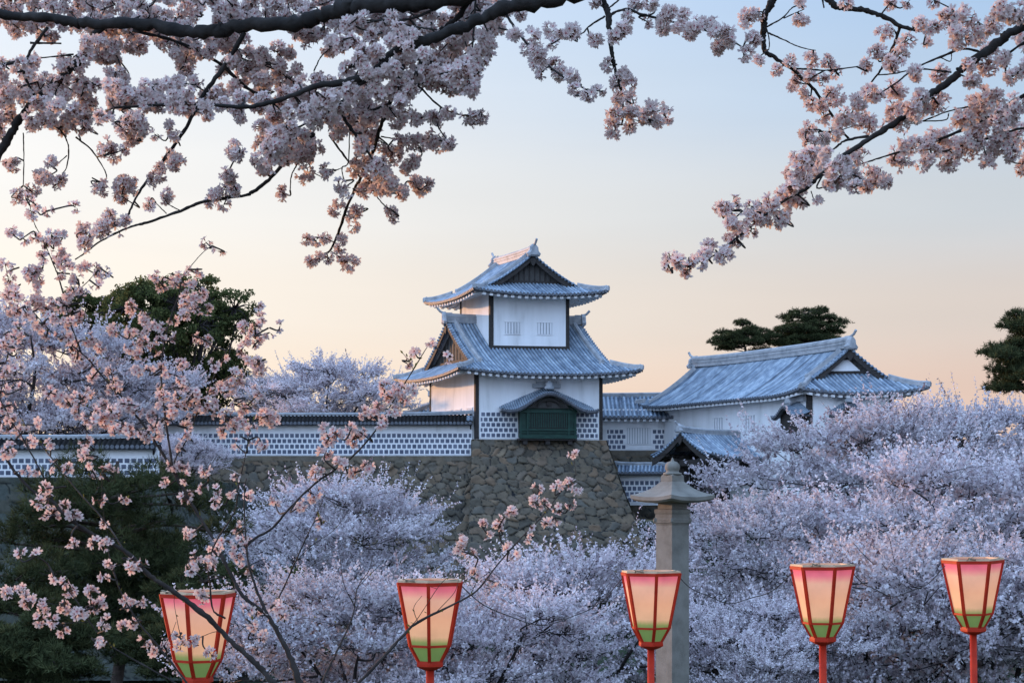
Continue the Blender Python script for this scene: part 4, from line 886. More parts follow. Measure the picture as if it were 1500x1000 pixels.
# ================================================================= paper lanterns on posts
def build_lantern():
    """one lantern, top rim at z = 0 and post to z = -2.7; six sides, corner radius .25 at the rim"""
    root = bpy.data.objects.new("paper_lantern", None); COL.objects.link(root)
    zt, zm, zb = 0.0, -.475, -.605; rt, rm, rb = .265, .166, .090
    ring = lambda r, z: np.array([[r*math.cos(math.radians(60*i)), r*math.sin(math.radians(60*i)), z] for i in range(6)])
    A, B, C = ring(rt, zt), ring(rm, zm), ring(rb, zb)
    def put(mb, nm, mat, par=root, smooth=False):
        o = mb.build(nm, M[mat], smooth=smooth); o.parent = par; return o
    fr = MB()
    for i in range(6):
        for p, q in ((A[i], B[i]), (B[i], C[i])):
            d = q-p; o_ = nrm(np.array([p[0], p[1], 0])); s = np.array([-o_[1], o_[0], 0]); w = .0125
            box8(fr, p - s*w - o_*.012, d + (d/np.linalg.norm(d))*.004, s*2*w, o_*.024)
        j = (i+1) % 6
        for R_, w, h, zo in ((A, .024, .026, -.024), (B, .018, .018, -.009)):
            p, q = R_[i], R_[j]; d = q-p; o_ = nrm((p+q)/2*np.array([1, 1, 0])); box8(fr, p + Z3*zo - o_*w/2 + d*.02, d*.96, o_*w*.98, Z3*h)
    frame = put(fr, "frame", 'red')
    for i in range(6):
        j = (i+1) % 6; mb = MB(); sh = .992; V = []; tn = []
        for r0, r1, z0_, z1_, m, k0, k1 in ((A, B, zt, zm, 13, 1.0, .215), (B, C, zm, zb, 5, .215, 0.0)):
            for t in np.linspace(0, 1, m):
                p = (r0[i]*(1-t)+r1[i]*t)*np.array([sh, sh, 1]); q = (r0[j]*(1-t)+r1[j]*t)*np.array([sh, sh, 1])
                for s in np.linspace(0, 1, 4): V.append(p*(1-s)+q*s); tn.append(k0*(1-t)+k1*t)
        # dyed bands: tone runs from the bottom edge (0) to the rim (1)
        V = np.array(V); n = len(V)//4; mb.add(V, grid_faces(n, 4), np.array(tn)); put(mb, "paper_panel", 'paper')
    mb = MB(); lathe(mb, [(rb*.6, zb+.02), (rb+.018, zb+.014), (rb+.022, zb-.008), (rb+.022, zb-.026), (rb-.012, zb-.044), (.045, zb-.058)], (0, 0, 0), 6); put(mb, "base_cup", 'red')
    mb = MB(); lathe(mb, [(.0315, zb-.05), (.031, -3.4)], (0, 0, 0), 14); put(mb, "post", 'red', smooth=True)
    mb = MB(); pr = []
    ring_pts = np.array([[ (rt+.006)*math.cos(a), (rt+.006)*math.sin(a), .011] for a in np.radians(np.arange(0, 361, 60))])
    for i in range(6): 
        p, q = ring_pts[i], ring_pts[i+1]; o_ = nrm((p+q)/2*np.array([1, 1, 0])); box8(mb, p-o_*.03-Z3*.008, q-p, o_*.028, Z3*.016)
    put(mb, "top_rim", 'rim')
    mb = MB(); lathe(mb, [(.02, zb+.0), (.02, zb+.16), (.045, zb+.20), (.05, zb+.26), (.03, zb+.31), (0.0, zb+.325)], (0, 0, 0), 12); put(mb, "bulb", 'bulb')
    # a twist of twine at the rim
    rg = np.random.default_rng(5); mb = MB(); a = np.linspace(0, 4*math.pi, 40)
    tube(mb, np.stack([-.22+.05*np.cos(a)+.02*np.sin(3*a), -.10+.03*np.sin(a), .022+.012*np.sin(2*a+1)], 1), .004, 4); put(mb, "twine_knot", 'straw')
    mb = MB(); tube(mb, catmull([[-.24, -.10, .02], [-.05, -.2, .014], [.1, -.21, .022], [.24, -.03, .012]], 6), .0045, 4); put(mb, "twine", 'straw')
    return root
def mat_bulb():
    m, nt, N, L, o = newmat("lamp_bulb"); e = N.new("ShaderNodeEmission"); e.inputs[0].default_value = (1, .62, .3, 1); e.inputs[1].default_value = 6; L.new(e.outputs[0], o.inputs[0]); return m
M['bulb'] = mat_bulb()
def build_lanterns():
    src = build_lantern()
    LT = [(290, 869, 12.2, 23, "leftmost paper lantern, half hidden behind blossoming twigs"),
          (630, 852, 12.85, 30, "paper lantern crossed by a bare twig in front of the centre trees"),
          (953.5, 838.5, 14.8, 36, "paper lantern standing directly before the granite pillar"),
          (1204.5, 829, 14.4, 43, "paper lantern second from the right with a tilted red post"),
          (1424.5, 820, 15.2, 48, "rightmost paper lantern on a red post")]
    roots = []
    for i, (px, py, Y, rot, lb) in enumerate(LT):
        if i == 0: r = src
        else:
            r = src.copy(); COL.objects.link(r)
            for ch in src.children:
                c = ch.copy(); COL.objects.link(c); c.parent = r
        r.location = Vector(P(px, py, Y)); r.rotation_euler = (0, math.radians([0, 0, 0, -.6, -1.4][i]), math.radians(rot)); s = 1.0; r.scale = (s, s, s)
        tag(r, lb, "lantern", "red framed paper lanterns in a row"); roots.append(P(px, py, Y))
    # the sagging cable strung from lantern to lantern
    names = ["thin cable sagging from the third lantern to the fourth", "thin cable running between the two right lanterns", "thin cable hooked to the rim of the leftmost lantern", "thin cable between the second and third lanterns"]
    for (i, j, sag, nm) in ((2, 3, .24, names[0]), (3, 4, .24, names[1]), (1, 2, .34, names[3])):
        a = roots[i] + np.array([.24, -.02, -.03]); b = roots[j] + np.array([-.25, -.02, -.06]); t = np.linspace(0, 1, 26)
        pts = a*(1-t)[:, None] + b*t[:, None]; pts[:, 2] -= sag*4*t*(1-t) + .012*np.sin(t*17); pts[:, 1] += .5*t*(1-t)
        mb = MB(); tube(mb, pts, .0045, 5); tag(mb.build("power_cable", M['wire']), nm, "cable", "cables strung between the lanterns")
build_lanterns()

# ================================================================= blossoming branches close to the camera
# branches: list of (points (column,row), start radius, end radius) in photo pixels at the branch's own distance
UL_BR = [
 ([(-140,8),(-60,20),(0,22),(60,26),(100,31),(135,35),(216,36),(284,47),(324,45),(350,38),(431,34),(463,26),(498,13),(539,8),(607,4),(660,-2),(760,-40),(900,-120)], 6, 12),
 ([(900,-120),(880,-40),(820,-2),(750,8),(701,31),(660,46),(620,61),(580,74),(550,103),(512,119),(466,126),(417,144),(377,155),(351,157),(297,153),(230,154),(167,158)], 12, 1.6),
 ([(358,48),(330,95),(297,140),(273,186),(243,230),(211,271),(192,304),(182,331)], 3.6, 1.4),
 ([(194,45),(257,61),(319,92),(359,127),(389,143),(405,148)], 2.2, 3.0),
 ([(150,40),(132,60),(108,97),(62,138),(32,170),(13,200),(-3,227),(-40,290)], 5.0, 6.5),
 ([(70,40),(57,57),(40,84),(36,110),(50,140)], 2.6, 2.2), ([(0,97),(40,86)], 3, 2), ([(0,140),(30,128),(55,120)], 2, 1.4),
 ([(44,63),(90,64)], 1.6, 1.2), ([(108,80),(60,85)], 1.3, 1),
 ([(623,73),(609,108),(597,132),(586,140)], 3.0, 2), ([(590,97),(571,151),(558,184),(547,221),(528,262),(521,274),(506,310),(497,337),(485,365),(475,372),(465,376)], 3.2, 1.2),
 ([(555,105),(523,127),(501,151),(504,173),(517,192),(534,216),(548,236)], 3, 1.3),
 ([(501,151),(470,170),(440,185),(400,200)], 1.6, 1.0), ([(571,152),(540,163),(505,172),(450,186)], 1.8, 1.0),
 ([(460,195),(442,212),(417,238),(390,267),(367,283),(360,286),(300,295),(264,309),(216,326),(192,332),(149,352),(128,368),(110,380)], 3.2, 0.9),
 ([(54,175),(86,189),(100,213),(98,243),(92,254)], 1.3, .8), ([(111,201),(135,221),(155,254),(153,270)], 1.3, .8), ([(34,195),(35,230),(34,272)], 1.1, .8), ([(98,228),(78,246)], .8, .7),
 ([(482,198),(501,224),(523,254),(530,262)], 1.3, .9), ([(512,194),(510,238),(501,246),(504,265)], .9, .7), ([(501,246),(490,250)], .8, .7),
 ([(436,240),(427,257),(425,279)], 1.0, .7), ([(452,238),(460,253),(478,262)], .9, .6),
 ([(600,118),(615,128),(642,154),(669,167),(701,170)], 1.6, .8), ([(690,-4),(666,30),(634,54),(615,64)], 4.5, 3.5),
 ([(697,-6),(694,40),(692,70)], 1.6, 1.2), ([(558,200),(580,204),(592,206)], 1.0, .7), ([(548,283),(562,300),(573,307)], 1.0, .7), ([(265,309),(248,300),(240,290)], .8, .6), ([(244,313),(228,297)], .8, .6),
 ([(485,368),(500,378),(509,384)], 1.0, .7), ([(560,30),(600,38),(640,44)], 1.6, 1.2), ([(640,12),(600,28),(560,30),(525,30)], 2.0, 1.2), ([(600,18),(640,52),(610,68)], 1.2, 1.0),
 ([(742,22),(763,54),(785,77),(811,103),(850,127),(866,132),(883,134)], 1.8, .8), ([(380,110),(360,95),(350,74)], 1, .7), ([(350,72),(390,92),(430,120)], 1.3, .8), ([(460,104),(470,84),(484,70)], 1, .6),
]
UL_POLY = [(-12,-22),(722,-22),(745,-5),(742,28),(730,40),(716,60),(706,100),(700,132),(650,134),(620,122),(603,158),(562,166),(548,205),(560,235),(532,240),(512,196),(478,206),(452,230),(420,236),(390,220),(385,176),(350,172),(300,166),(285,160),(226,166),(214,198),(182,204),(172,166),(140,178),(128,196),(96,198),(45,176),(22,190),(-12,188)]
UL_GAPS = [(68,68,44,11),(8,67,11,12),(228,95,24,15),(212,110,10,7),(310,103,11,12),(183,122,7,6),(388,52,20,9),(465,84,36,17),(560,60,6,6),(20,105,9,9),(73,101,9,8),(100,52,14,6),(140,108,10,6),(365,163,16,7),(300,20,5,5),(245,8,8,4),(418,62,14,5),(560,148,10,7),(470,190,16,8)]
UL_LUMPS = "396,225,22 382,241,14 405,212,26 440,215,22 470,175,24 530,160,24 545,200,18 560,165,18 640,100,22 670,112,22 690,125,16 715,80,16 702,106,7 655,160,12 640,170,16 615,172,13 690,170,13 706,172,9 580,172,16 590,150,11 590,205,17 575,225,18 610,208,17 640,203,20 655,206,12 605,240,13 560,248,20 575,265,14 610,270,14 590,275,11 556,275,14 439,222,20 447,257,11 415,284,11 480,248,12 501,277,13 517,253,8 528,236,13 542,260,18 566,248,15 528,284,14 571,274,15 588,282,12 614,272,13 626,270,9 600,246,11 578,313,12 490,310,9 497,300,8 525,306,11 518,316,10 518,332,8 449,351,8 463,353,7 477,349,9 501,351,9 497,363,7 456,382,9 468,378,6 482,378,7 501,377,7 509,387,12 518,380,7 195,180,20 186,203,11 163,222,16 184,219,7 150,222,9 227,197,5 249,186,9 257,200,8 19,238,12 73,241,12 62,262,14 86,262,12 252,235,12 243,227,8 230,252,13 262,235,8 187,262,15 146,267,7 297,165,12 354,168,12 388,184,14 340,216,11 351,225,13 335,252,13 380,246,13 18,240,9 26,290,12 48,283,14 64,264,12 86,268,10 144,280,13 182,273,18 182,290,14 226,266,11 252,244,12 240,285,13 218,300,6 168,324,18 149,331,17 125,338,16 122,355,12 187,321,8 758,50,12 775,62,17 792,79,15 782,96,11 794,106,8 814,94,9 821,113,13 838,115,12 842,130,8 864,137,10 878,134,9 806,43,8 830,50,15 809,62,8 842,46,10 763,22,9 731,45,10 718,62,10 700,92,12 320,290,13 332,281,11 344,276,10 310,296,10 336,262,10 328,300,8"
UR_BR = [
 ([(1900,-190),(1700,-60),(1500,37),(1469,58),(1439,80),(1408,101),(1393,118),(1362,138),(1335,163),(1301,187),(1265,209),(1227,235),(1201,257),(1181,276),(1147,295),(1110,324),(1083,345),(1051,371),(1019,385),(998,391),(984,392)], 8.0, .8),
 ([(1900,-190),(1600,-150),(1400,-120),(1210,-90),(1000,-80),(883,-40),(883,0),(892,22),(893,48),(896,79),(900,98),(908,125),(912,144),(913,168),(911,182)], 10, 1.2),
 ([(892,22),(917,14),(941,22),(972,29),(1008,37),(1040,47),(1068,58),(1092,72)], 2, .9), ([(886,24),(864,38),(850,50),(811,58)], 1.4, .8), ([(892,12),(907,0),(920,-10)], 1.2, 1),
 ([(913,172),(930,176),(955,180)], .7, .5), ([(916,166),(938,166),(960,164),(978,157)], 1.2, .7),
 ([(1180,-90),(1145,-30),(1133,-2),(1121,21),(1118,45),(1118,64),(1121,76),(1132,83),(1163,104),(1193,132),(1215,163),(1230,187),(1244,204)], 7, 1.6),
 ([(1123,40),(1147,26),(1160,12),(1175,6)], 1.3, .8), ([(1124,48),(1145,57),(1163,66),(1182,72),(1195,74)], 1.2, .6), ([(1122,38),(1127,60),(1126,74)], 1.0, .7), ([(1148,27),(1168,18),(1178,14)], .9, .6),
 ([(1230,-100),(1205,-20),(1218,4),(1233,12),(1261,14),(1291,23),(1319,38),(1340,44),(1360,45),(1377,43)], 5, 2), ([(1319,38),(1310,64),(1298,89),(1285,110),(1262,140),(1240,180)], 2.4, 1.0), ([(1205,0),(1207,12)], 1.3, 1),
 ([(1273,199),(1239,206),(1222,218),(1199,237)], 2, 1.0), ([(1439,77),(1411,72),(1377,84),(1341,100),(1315,120),(1300,130),(1270,150)], 1.7, .9), ([(1393,106),(1347,101),(1310,108),(1285,110)], 1.2, .8), ([(1166,101),(1190,102),(1212,103),(1255,98)], 1.4, .8),
 ([(1560,40),(1500,63),(1469,86),(1440,105)], 2.6, 1.2), ([(1442,146),(1420,156),(1390,163),(1350,178)], 1.3, .9), ([(1390,166),(1384,176),(1347,178)], 1, .8), ([(1424,25),(1450,45),(1478,52)], 1.3, .9), ([(1560,120),(1500,140),(1450,170),(1400,195),(1350,212),(1300,228),(1262,240)], 3.4, 1.0),
 ([(1560,180),(1490,190),(1440,205),(1380,222)], 2.4, 1.2), ([(1193,236),(1180,262)], 1.6, 1.0), ([(1377,84),(1392,90),(1394,78)], .8, .6), ([(1188,280),(1192,292),(1196,297)], .8, .5), ([(1115,311),(1090,310),(1060,308)], 1.0, .7), ([(1270,240),(1285,255)], 1, .7), ([(1200,193),(1225,192),(1250,185)], 1.0, .7),
]
UR_LUMPS = "874,55,10 910,48,12 902,53,8 890,96,7 917,108,11 922,122,8 902,122,8 907,144,10 926,144,7 902,163,11 919,166,12 900,182,10 898,197,8 922,185,7 941,166,11 953,158,8 960,178,10 976,157,5 976,173,5 873,0,8 931,3,11 953,4,9 922,22,7 948,32,5 974,21,12 970,36,10 1003,22,8 991,41,10 1015,36,12 1010,50,8 1039,36,12 1051,46,10 1068,55,11 1054,70,8 1052,40,11 1070,55,11 1052,67,8 1089,28,11 1107,18,10 1098,55,12 1092,80,9 1110,85,6 1172,28,11 1172,3,6 1138,104,7 1157,90,8 1163,118,11 1190,86,10 1212,90,9 1224,107,7 1206,118,6 1187,112,8 1181,136,8 1187,153,10 1224,138,13 1208,155,10 1206,172,8 1236,172,14 1255,153,12 1264,175,18 1279,135,13 1264,98,10 1285,74,12 1298,49,11 1313,74,13 1310,95,13 1331,58,6 1341,107,11 1307,132,14 1316,169,20 1338,163,15 1350,135,11 1368,147,18 1377,110,10 1347,34,9 1365,43,10 1363,60,5 1387,21,15 1408,25,16 1405,52,15 1426,52,16 1399,64,9 1454,40,14 1469,18,16 1488,21,14 1451,70,11 1448,95,14 1475,86,11 1420,95,9 1423,123,12 1482,113,8 1451,144,17 1433,160,17 1408,172,15 1433,184,20 1469,172,20 1488,153,15 1485,196,20 1454,202,20 1448,233,13 1479,221,14 1417,209,20 1393,215,17 1387,236,14 1359,215,15 1356,242,11 1331,209,15 1319,236,13 1307,227,13 1377,196,12 1365,199,9 1181,190,11 1184,209,10 1206,202,10 1224,193,10 1255,230,15 1285,255,17 1273,270,12 1298,264,11 1230,258,17 1218,270,12 1249,255,15 1252,274,8 1175,239,15 1163,255,13 1193,245,13 1178,267,13 1239,5,8 1304,5,9 1331,3,7 1368,0,8 1067,303,11 1054,305,7 1075,295,6 1067,327,11 1083,337,8 1102,324,12 1115,302,11 1134,300,13 1153,288,14 1169,293,11 1155,273,11 1100,302,6 1121,324,11 1142,322,10 1150,317,8 1196,297,4 1065,353,8 1078,351,7 1065,369,9 1057,377,7 1038,361,8 1033,372,8 1009,377,10 995,383,8 982,375,7 979,388,5 1006,396,7 1027,384,5 1500,240,14 1495,60,12 1500,100,12 1100,340,6 1190,228,12 1210,232,12 1240,236,12"
SP_BR = [
 ([(462,1060),(438,1000),(424,960),(408,928),(390,896),(376,864),(364,824),(359,772),(358,720),(361,700)], 8.5, 1.0),
 ([(390,896),(380,892),(356,872),(336,836),(316,796),(292,756),(268,716),(248,680),(216,630),(197,606),(178,580),(154,556),(130,527),(108,508),(79,489),(62,472),(46,453),(26,429),(14,414),(7,384)], 5.4, .8),
 ([(115,506),(103,472),(94,436),(84,400),(82,396),(72,372),(62,350),(50,326),(43,297),(38,275)], 2.0, .8), ([(94,436),(120,420),(137,403),(146,392)], 1.1, .6), ([(100,455),(104,440),(90,420)], .7, .5),
 ([(330,905),(312,892),(307,850),(306,824),(318,790),(344,748),(350,708),(360,665),(366,632),(370,616)], 2.4, .8),
 ([(254,690),(245,635),(240,592),(236,554),(238,520),(242,496),(250,465),(262,431),(266,412),(273,398),(295,372),(310,360)], 2.8, .7),
 ([(264,708),(256,676),(276,640),(288,608),(293,601),(314,550),(335,508),(356,481),(368,460),(381,443)], 2.2, .7), ([(356,481),(380,484),(395,480)], .8, .5),
 ([(360,800),(372,789),(400,772),(428,740),(464,706),(512,672),(552,628),(575,589),(602,547),(620,517),(632,499)], 3.2, .8), ([(605,541),(600,529),(587,514)], .8, .6), ([(364,792),(352,800),(340,798),(332,792)], 1.6, .8),
 ([(460,1075),(500,1025),(540,985),(589,932),(612,911),(669,882),(700,863),(730,825),(764,787),(787,764),(814,730),(829,711),(844,696)], 4.6, .8), ([(844,696),(842,680),(840,668)], .7, .5),
 ([(600,918),(612,905),(640,862),(655,845)], 1.1, .5), ([(640,895),(665,868),(672,848)], .9, .5), ([(612,911),(606,890),(618,872)], .9, .5), ([(690,868),(698,850),(692,838)], .8, .5), ([(640,862),(628,858)], .6, .4), ([(725,832),(700,850),(690,868)], .7, .5),
 ([(445,1075),(472,1000),(496,948),(516,904),(524,860),(540,836),(546,812)], 3.4, .7), ([(520,888),(504,856),(498,816)], 1.4, .6), ([(524,860),(545,838),(562,822)], .9, .5), ([(510,915),(480,912),(450,905),(430,908)], .8, .4),
 ([(396,890),(408,876),(432,824),(458,768),(470,760)], 2.2, 1.0), ([(432,824),(455,800),(490,775),(512,745)], 1.0, .5), ([(458,768),(470,740),(476,720)], .8, .5),
 ([(452,1075),(400,1000),(372,968),(340,940),(304,904),(268,876),(240,856),(213,837),(182,806),(144,787),(103,761),(76,734),(49,719),(23,692),(0,658),(-12,635)], 7.0, 2.4),
 ([(80,740),(70,712),(57,685),(34,643),(19,620),(0,585),(-10,570)], 2.0, 1.2), ([(182,806),(152,761),(114,719),(84,681),(57,647),(36,620),(19,594)], 2.0, .8), ([(104,706),(112,680),(118,654)], 1.0, .6), ([(144,787),(170,792),(186,796)], .9, .5),
 ([(300,1040),(274,1000),(236,951),(205,913),(179,871),(163,825),(156,791)], 2.8, 1.2), ([(275,1010),(251,996),(190,962),(160,943),(133,913),(114,882),(99,863),(96,850)], 2.2, .9), ([(0,585),(6,545),(16,500),(28,480)], 1.2, .6), ([(150,690),(150,740),(160,790)], .8, .6), ([(95,888),(60,880),(30,868)], .9, .6), ([(130,910),(100,912),(70,912)], .9, .5), ([(236,951),(250,930),(258,910)], .9, .5), ([(340,940),(320,925),(300,930),(280,940)], 1.0, .5), ([(265,935),(255,880),(262,860)], .8, .5),
 ([(350,925),(372,905),(380,890)], 1.0, .6), ([(130,600),(158,612),(190,625),(216,632)], 1.1, .8), ([(90,582),(120,592),(150,606)], .9, .7), ([(238,530),(215,515),(200,500),(190,488)], 1.0, .6), ([(242,496),(222,470),(210,455)], .8, .5), ([(240,595),(262,585),(290,578)], .8, .6), ([(293,601),(320,592),(345,585)], .9, .5), ([(305,575),(340,562),(352,555)], .8, .5), ([(335,508),(360,520),(380,528)], .8, .5), ([(250,465),(275,445),(290,436)], .8, .5), ([(300,595),(330,615),(350,625),(385,612),(400,600)], .8, .5),
]
SP_LUMPS = "110,303,8 48,312,9 70,309,8 14,338,10 34,348,8 53,348,9 89,343,9 77,352,8 91,372,14 96,386,13 122,391,11 144,403,8 62,376,8 53,398,17 60,412,14 38,398,9 14,408,9 12,429,10 26,434,9 17,453,12 55,439,10 67,451,12 130,498,13 110,518,11 146,508,8 118,462,10 113,429,8 166,484,10 190,486,11 211,465,10 209,484,9 230,479,10 192,448,9 204,501,8 204,518,8 202,544,10 163,546,9 137,551,8 170,558,8 84,580,11 96,587,10 110,582,7 74,575,7 127,575,8 154,592,12 168,604,12 187,590,11 132,611,13 115,606,9 154,616,12 168,628,12 190,630,11 214,637,10 228,625,10 223,609,10 233,570,7 262,592,11 254,601,8 266,558,8 288,580,9 264,534,6 283,441,9 274,450,8 295,431,8 278,415,7 254,412,8 235,417,8 226,404,8 7,506,10 24,539,12 10,544,9 5,572,8 72,448,11 82,465,9 55,436,10 65,489,7 24,455,11 290,496,8 320,368,5 372,490,10 378,499,9 395,487,5 377,532,12 365,523,8 383,536,8 303,499,8 284,436,9 272,448,8 347,556,12 338,562,9 266,532,8 287,580,8 308,574,8 320,586,8 305,604,7 356,598,10 347,619,9 389,607,13 401,610,10 380,574,11 476,628,8 632,502,6 608,517,6 596,532,7 602,571,11 584,568,11 569,580,12 593,583,10 554,592,10 578,604,11 533,604,9 560,619,10 656,523,5 515,628,11 530,634,10 563,565,9 548,606,10 344,650,5 384,650,10 396,612,11 492,636,13 516,644,12 476,664,12 496,684,15 464,692,12 460,724,13 440,740,9 520,692,11 538,684,9 480,644,11 402,732,8 348,772,7 276,782,7 280,832,8 288,816,7 300,826,5 330,792,5 292,864,9 296,876,7 268,684,9 300,690,8 296,712,6 270,728,6 316,736,7 316,720,7 336,720,5 284,940,9 264,944,8 308,956,9 408,888,10 412,900,9 372,916,10 384,932,9 472,766,5 127,667,7 150,690,6 165,688,7 184,728,7 144,732,6 57,734,9 68,715,8 76,753,7 93,742,8 103,751,7 63,753,5 104,793,7 28,808,5 53,814,5 80,846,5 154,844,6 11,869,9 34,863,8 42,882,11 65,886,11 57,909,10 76,909,9 91,924,7 103,863,11 95,890,11 133,867,11 137,886,10 114,898,10 152,882,8 183,917,9 194,913,7 190,886,8 205,882,6 146,941,7 156,909,6 213,939,8 224,955,9 243,947,9 262,932,8 278,780,7 280,835,6 13,660,7 840,666,7 787,715,5 783,734,9 798,738,9 815,711,9 833,707,9 844,715,8 836,738,7 817,745,7 802,768,8 814,761,7 776,768,6 772,787,4 749,749,9 730,761,8 730,772,7 707,768,6 715,783,7 677,791,10 673,806,9 688,810,8 745,802,7 753,814,6 696,840,6 726,859,4"

def parse(s): return np.array([[float(v) for v in t.split(',')] for t in s.split()])
def in_poly(p, poly):
    x, y = p; ins = False; n = len(poly)
    for i in range(n):
        (x1, y1), (x2, y2) = poly[i], poly[(i+1) % n]
        if (y1 > y) != (y2 > y) and x < (x2-x1)*(y-y1)/(y2-y1)+x1: ins = not ins
    return ins
def flower_template(cup, nudge):
    V, T, Fc = [], [], []
    for k in range(5):
        a = 2*math.pi*k/5; er = np.array([math.cos(a), math.sin(a), 0]); et = np.array([-math.sin(a), math.cos(a), 0])
        pts = [(.05, 0, .10), (.52, .37, .62), (.96, .21, .95), (.85, 0, .78), (.96, -.21, .95), (.52, -.37, .62)]
        b = len(V)
        for r, t, tn in pts:
            z = cup*r**1.4 + .10*abs(t) + nudge*math.sin(k*2.4+r*3); rr = r*math.sqrt(max(.05, 1-.45*cup*cup)); V.append(er*rr + et*t*(1-.25*cup) + np.array([0, 0, z])); T.append(tn)
        Fc += [[b, b+5, b+4, b+3], [b, b+3, b+2, b+1]]
    b = len(V)
    for k in range(4):
        a = math.pi/2*k; V.append(np.array([.16*math.cos(a), .16*math.sin(a), .07+cup*.10])); T.append(0.02)
    Fc.append([b, b+1, b+2, b+3])
    return np.array(V), np.array(T), np.array(Fc)
TPL = [flower_template(.25, .05), flower_template(.5, .07), flower_template(.85, .05)]
def frames(D, rg):
    a = nrm(np.cross(D, nrm(rg.normal(size=D.shape)))); b = np.cross(D, a); return np.stack([a, b, D], -1)

